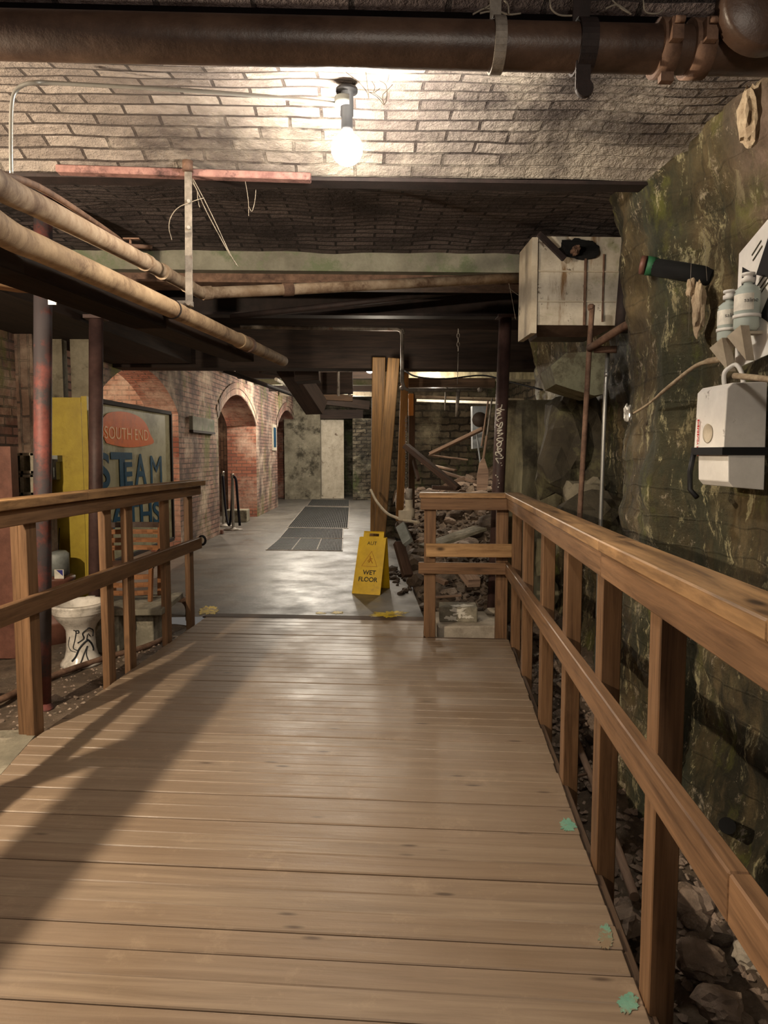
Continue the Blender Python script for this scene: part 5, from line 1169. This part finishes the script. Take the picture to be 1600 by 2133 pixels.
# plaque and picture on the arcade wall
mb = MB(); a_ = W(-1.2, 1.72, .0); mb.prism([W(-1.2, 1.70), W(.05, 1.70), W(.05, 1.90), W(-1.2, 1.90)], wn*.05); pq = tag(obj('wall_plaque', mb, 'concrete_grey'), 'pale stone plaque on the brick wall between the first two arches', 'plaque')
mb = MB(); mb.prism([W(-1.22, 1.665), W(.07, 1.665), W(.07, 1.70), W(-1.22, 1.70)], wn*.06); obj('ledge', mb, 'timber_dark', pq)
pf = thing('picture_frame', 'tall white framed dark panel on the pier between middle and farthest arch', 'picture', W(6.1, 1.4, .02)); mb = MB(); mb.prism([W(5.8, 1.42), W(6.35, 1.42), W(6.35, 2.05), W(5.8, 2.05)], wn*.03); obj('frame', mb, 'white_paint', pf)
mb = MB(); mb.prism([W(5.9, 1.5, .03), W(6.25, 1.5, .03), W(6.25, 1.98, .03), W(5.9, 1.98, .03)], wn*.004); obj('panel', mb, 'sign_blue', pf)
mb = MB(); mb.bar(W(3.3, 0, -.75), W(3.3, 1.95, -.75), .1, .1); tag(obj('door_frame_post', mb, 'timber_orange'), 'pale orange timber post inside the middle arch', 'post')
mb = MB(); mb.tube([W(10.9, 0, .12), W(10.9, 2.5, .12)], .06, 12); mb.tube([W(10.9, 2.2, .12), W(10.9, 2.35, .12)], .08, 12); tag(obj('downpipe', mb, 'iron_dark'), 'dark vertical drainpipe at the end of the arcade wall', 'pipe')

# cable, junction box and stones near the props
mb = MB(); mb.tube(curvepts([at(772, 1020, Y=7.1), at(785, 1045, Y=7.0), at(805, 1068, Y=6.8), at(825, 1078, Y=6.6), at(845, 1084, Y=6.5), at(872, 1088, Y=6.3)], 5), .013, 10); tag(obj('flexible_hose', mb, 'cable_white'), 'pale hose draped from the timber prop to the railing', 'hose')
vv = thing('pipe_valve', 'dirty white valve on a short pipe between props and railing', 'valve', at(846, 1068, Y=6.6)); c = at(852, 1068, Y=6.6); mb = MB(); mb.lathe([(.0001, -.05), (.05, -.05), (.055, -.02), (.055, .03), (.035, .05), (.035, .12), (.0001, .12)], c, 18); obj('body', mb, 'cable_white', vv)
mb = MB(); mb.box(c+Vector((-.04, -.05, -.02)), (.11, .05, .09), .4); obj('bracket', mb, 'white_paint', vv)
mb = MB(); mb.tube([c+Vector((0, 0, .1)), c+Vector((0, 0, .22))], .03, 12); obj('pipe_neck', mb, 'galv_dull', vv)
mb = MB(); mb.bar(at(835, 1095, Y=6.5), at(850, 1130, Y=6.3), .09, .05, up=(0, 1, .3)); tag(obj('grey_plate', mb, 'grey_metal'), 'grey plate leaning under the valve', 'plate')

# concrete step and painted block behind the corner railing
mb = MB(); mb.b2((.62, 5.42, -.4), (1.16, 5.95, .045), .01); tag(obj('concrete_step', mb, 'stone_white'), 'whitish concrete step inside the railing corner', 'step')
a_ = at(905, 1300, Y=5.65); cbk = thing('concrete_block', 'dark block with white paint splash on the concrete step', 'concrete block', (.78, 5.66, .045)); mb = MB(); mb.box((.80, 5.66, .105), (.30, .20, .12), -.1, .006); obj('block', mb, 'concrete', cbk)
mb = MB(); R2 = Matrix.Rotation(-.1, 3, 'Z'); c0_ = Vector((.80, 5.66, .105))
def flake(cx_, cz_, rx, rz_, seed, top_=False):
    pts = []
    for i in range(36):
        t = 2*PI*i/36; q_ = .75+.9*noise.noise(Vector((math.cos(t)*2.2, math.sin(t)*2.2, seed)))+.6*noise.noise(Vector((math.cos(t)*7, math.sin(t)*7, seed)))
        l = Vector((cx_+rx*q_*math.cos(t), -.1015, cz_+rz_*q_*math.sin(t))) if not top_ else Vector((cx_+rx*q_*math.cos(t), cz_+rz_*q_*math.sin(t), .0605))
        if not top_: l.z = max(-.058, min(.058, l.z))
        else: l.y = max(-.098, min(.098, l.y))
        pts.append(c0_+R2 @ l)
    if top_: mb.prism(pts, (0, 0, .001))
    else: mb.prism(pts, R2 @ Vector((0, -.001, 0)))
flake(.01, .02, .07, .045, 1.3); flake(-.05, -.03, .06, .022, 4.1); flake(.07, -.015, .05, .018, 7.7); flake(.02, -.05, .08, .07, 2.2, True)
obj('paint_splash', mb, 'white_card', cbk, 'white paint splash on the block')
mb = MB(); mb.blob((1.10, 5.82, .07), .06, 1, 1, .6, 2, .15); tag(obj('round_stone', mb, 'stone_white'), 'pale round stone at the foot of the graffiti post', 'stone')

# rubble heap with scrap timber
def prb(i):
    y = U(6.0, 10.8); x = U(.62, 1.75) if y > 6.4 else U(.5, 1.5); return Vector((x, y, zr(x, y))), None
stones('broken stone on the rubble heap behind the corner railing', 'stones on the rubble heap', 70, prb, 'stone', .04, .13)
def prc(i):
    y = U(5.9, 9.5); x = U(.55, 1.6); return Vector((x, y, zr(x, y))), None
stones('dark lump on the rubble heap behind the corner railing', 'dark lumps on the rubble heap', 40, prc, 'stone_dark', .05, .15)
def prd(i):
    y = U(6.9, 8.4); x = U(.38, .62); return Vector((x, y, .0)), None
stones('small debris lump on the floor edge right of the folding sign', 'debris beside the folding sign', 22, prd, 'stone_dark', .02, .07)
scr = [((898, 945), (1008, 892), 8.3, 7.9, .09, .035, 'scrap', 'long pale plank slanting up to the right over the rubble heap'),
       ((845, 928), (955, 1018), 7.3, 7.0, .10, .05, 'scrap_dark', 'dark plank slanting down to the right across the heap'),
       ((895, 975), (1000, 1007), 7.6, 7.4, .05, .03, 'scrap', 'pinkish plank pointing toward the graffiti post'),
       ((893, 948), (975, 958), 8.6, 8.6, .03, .02, 'scrap', 'thin pale batten lying level on the heap'),
       ((862, 940), (900, 970), 7.9, 7.8, .06, .03, 'scrap', 'short pale board at the left of the heap'),
       ((862, 960), (872, 1000), 7.4, 7.2, .03, .05, 'scrap_dark', 'dark stick leaning at the left of the heap'),
       ((900, 1015), (950, 1018), 7.0, 7.0, .05, .04, 'scrap_dark', 'grey board low on the heap behind the railing'),
       ((925, 1012), (968, 995), 7.1, 7.1, .03, .03, 'scrap', 'pale stick crossing low on the heap'),
       ((880, 965), (950, 980), 8.0, 7.8, .09, .02, 'scrap', 'flat pale board lying in the middle of the heap'),
       ((1008, 960), (1025, 830), 6.9, 7.1, .015, .02, 'galv_dull', 'thin lath leaning on the graffiti post'),
       ((1003, 930), (1017, 835), 7.1, 7.3, .015, .02, 'scrap', 'thinner lath beside the first lath'),
       ((880, 1190), (930, 1215), 6.5, 6.3, .06, .04, 'scrap', 'board sticking out low behind the middle rail'),
       ((965, 1185), (988, 1215), 6.6, 6.3, .12, .08, 'scrap', 'thick sawn block below the middle rail'),
       ((900, 1245), (960, 1240), 6.1, 6.2, .03, .02, 'scrap', 'thin pale strip behind the painted block'),
       ((885, 1140), (1000, 1100), 6.6, 6.9, .22, .03, 'concrete', 'grey flat sheet behind the top rail'),
       ((830, 1130), (850, 1200), 6.6, 6.4, .09, .06, 'scrap_dark', 'dark post stump leaning beside the folding sign')]
for p, q, ya, yb_, w_, th, mt, lab in scr:
    mb = MB(); mb.bar(at(*p, Y=ya), at(*q, Y=yb_), w_, th); tag(obj('scrap_plank', mb, mt), lab, 'plank')
# paddle
pd = at(1006, 1016, Y=6.2); mb = MB(); o3 = [(-.048, 0), (.028, 0), (.042, .05), (.042, .17), (.012, .27), (-.002, .28), (-.03, .23), (-.045, .12)]
mb.prism([(pd.x+x*1.1, pd.y, pd.z-.02+z) for x, z in o3], (0, .018, 0)); mb.bar((pd.x+.002, pd.y+.01, pd.z+.24), (pd.x+.05, pd.y+.12, pd.z+.45), .018, .018)
tag(obj('wooden_paddle', mb, 'scrap'), 'pinkish wooden paddle standing upright behind the railing', 'paddle')
# duct with disc
dc = thing('tin_duct', 'pale tin duct with a round dark cover behind the scrap timber', 'duct', at(995, 930, Y=8.2)); a_ = at(984, 846, Y=8.2); b_ = at(1015, 846, Y=8.2); c_ = at(1005, 932, Y=8.2); d_ = at(985, 935, Y=8.2)
mb = MB(); mb.prism([d_, c_, b_, a_], (0, .12, 0)); obj('body', mb, 'bluewhite', dc)
mb = MB(); mb.lathe([(.0001, 0), (.085, 0), (.085, .012), (.0001, .014)], at(999, 874, Y=8.19), 26, tilt=Matrix.Rotation(PI/2, 3, 'X')); obj('cover', mb, 'dark_brown_disc', dc, 'round dark brown cover')
mb = MB(); mb.tube([at(993, 905, Y=7.9), at(1002, 975, Y=7.6)], .009, 8); tag(obj('metal_rod', mb, 'bluewhite'), 'thin bluish metal rod standing before the tin duct', 'rod')
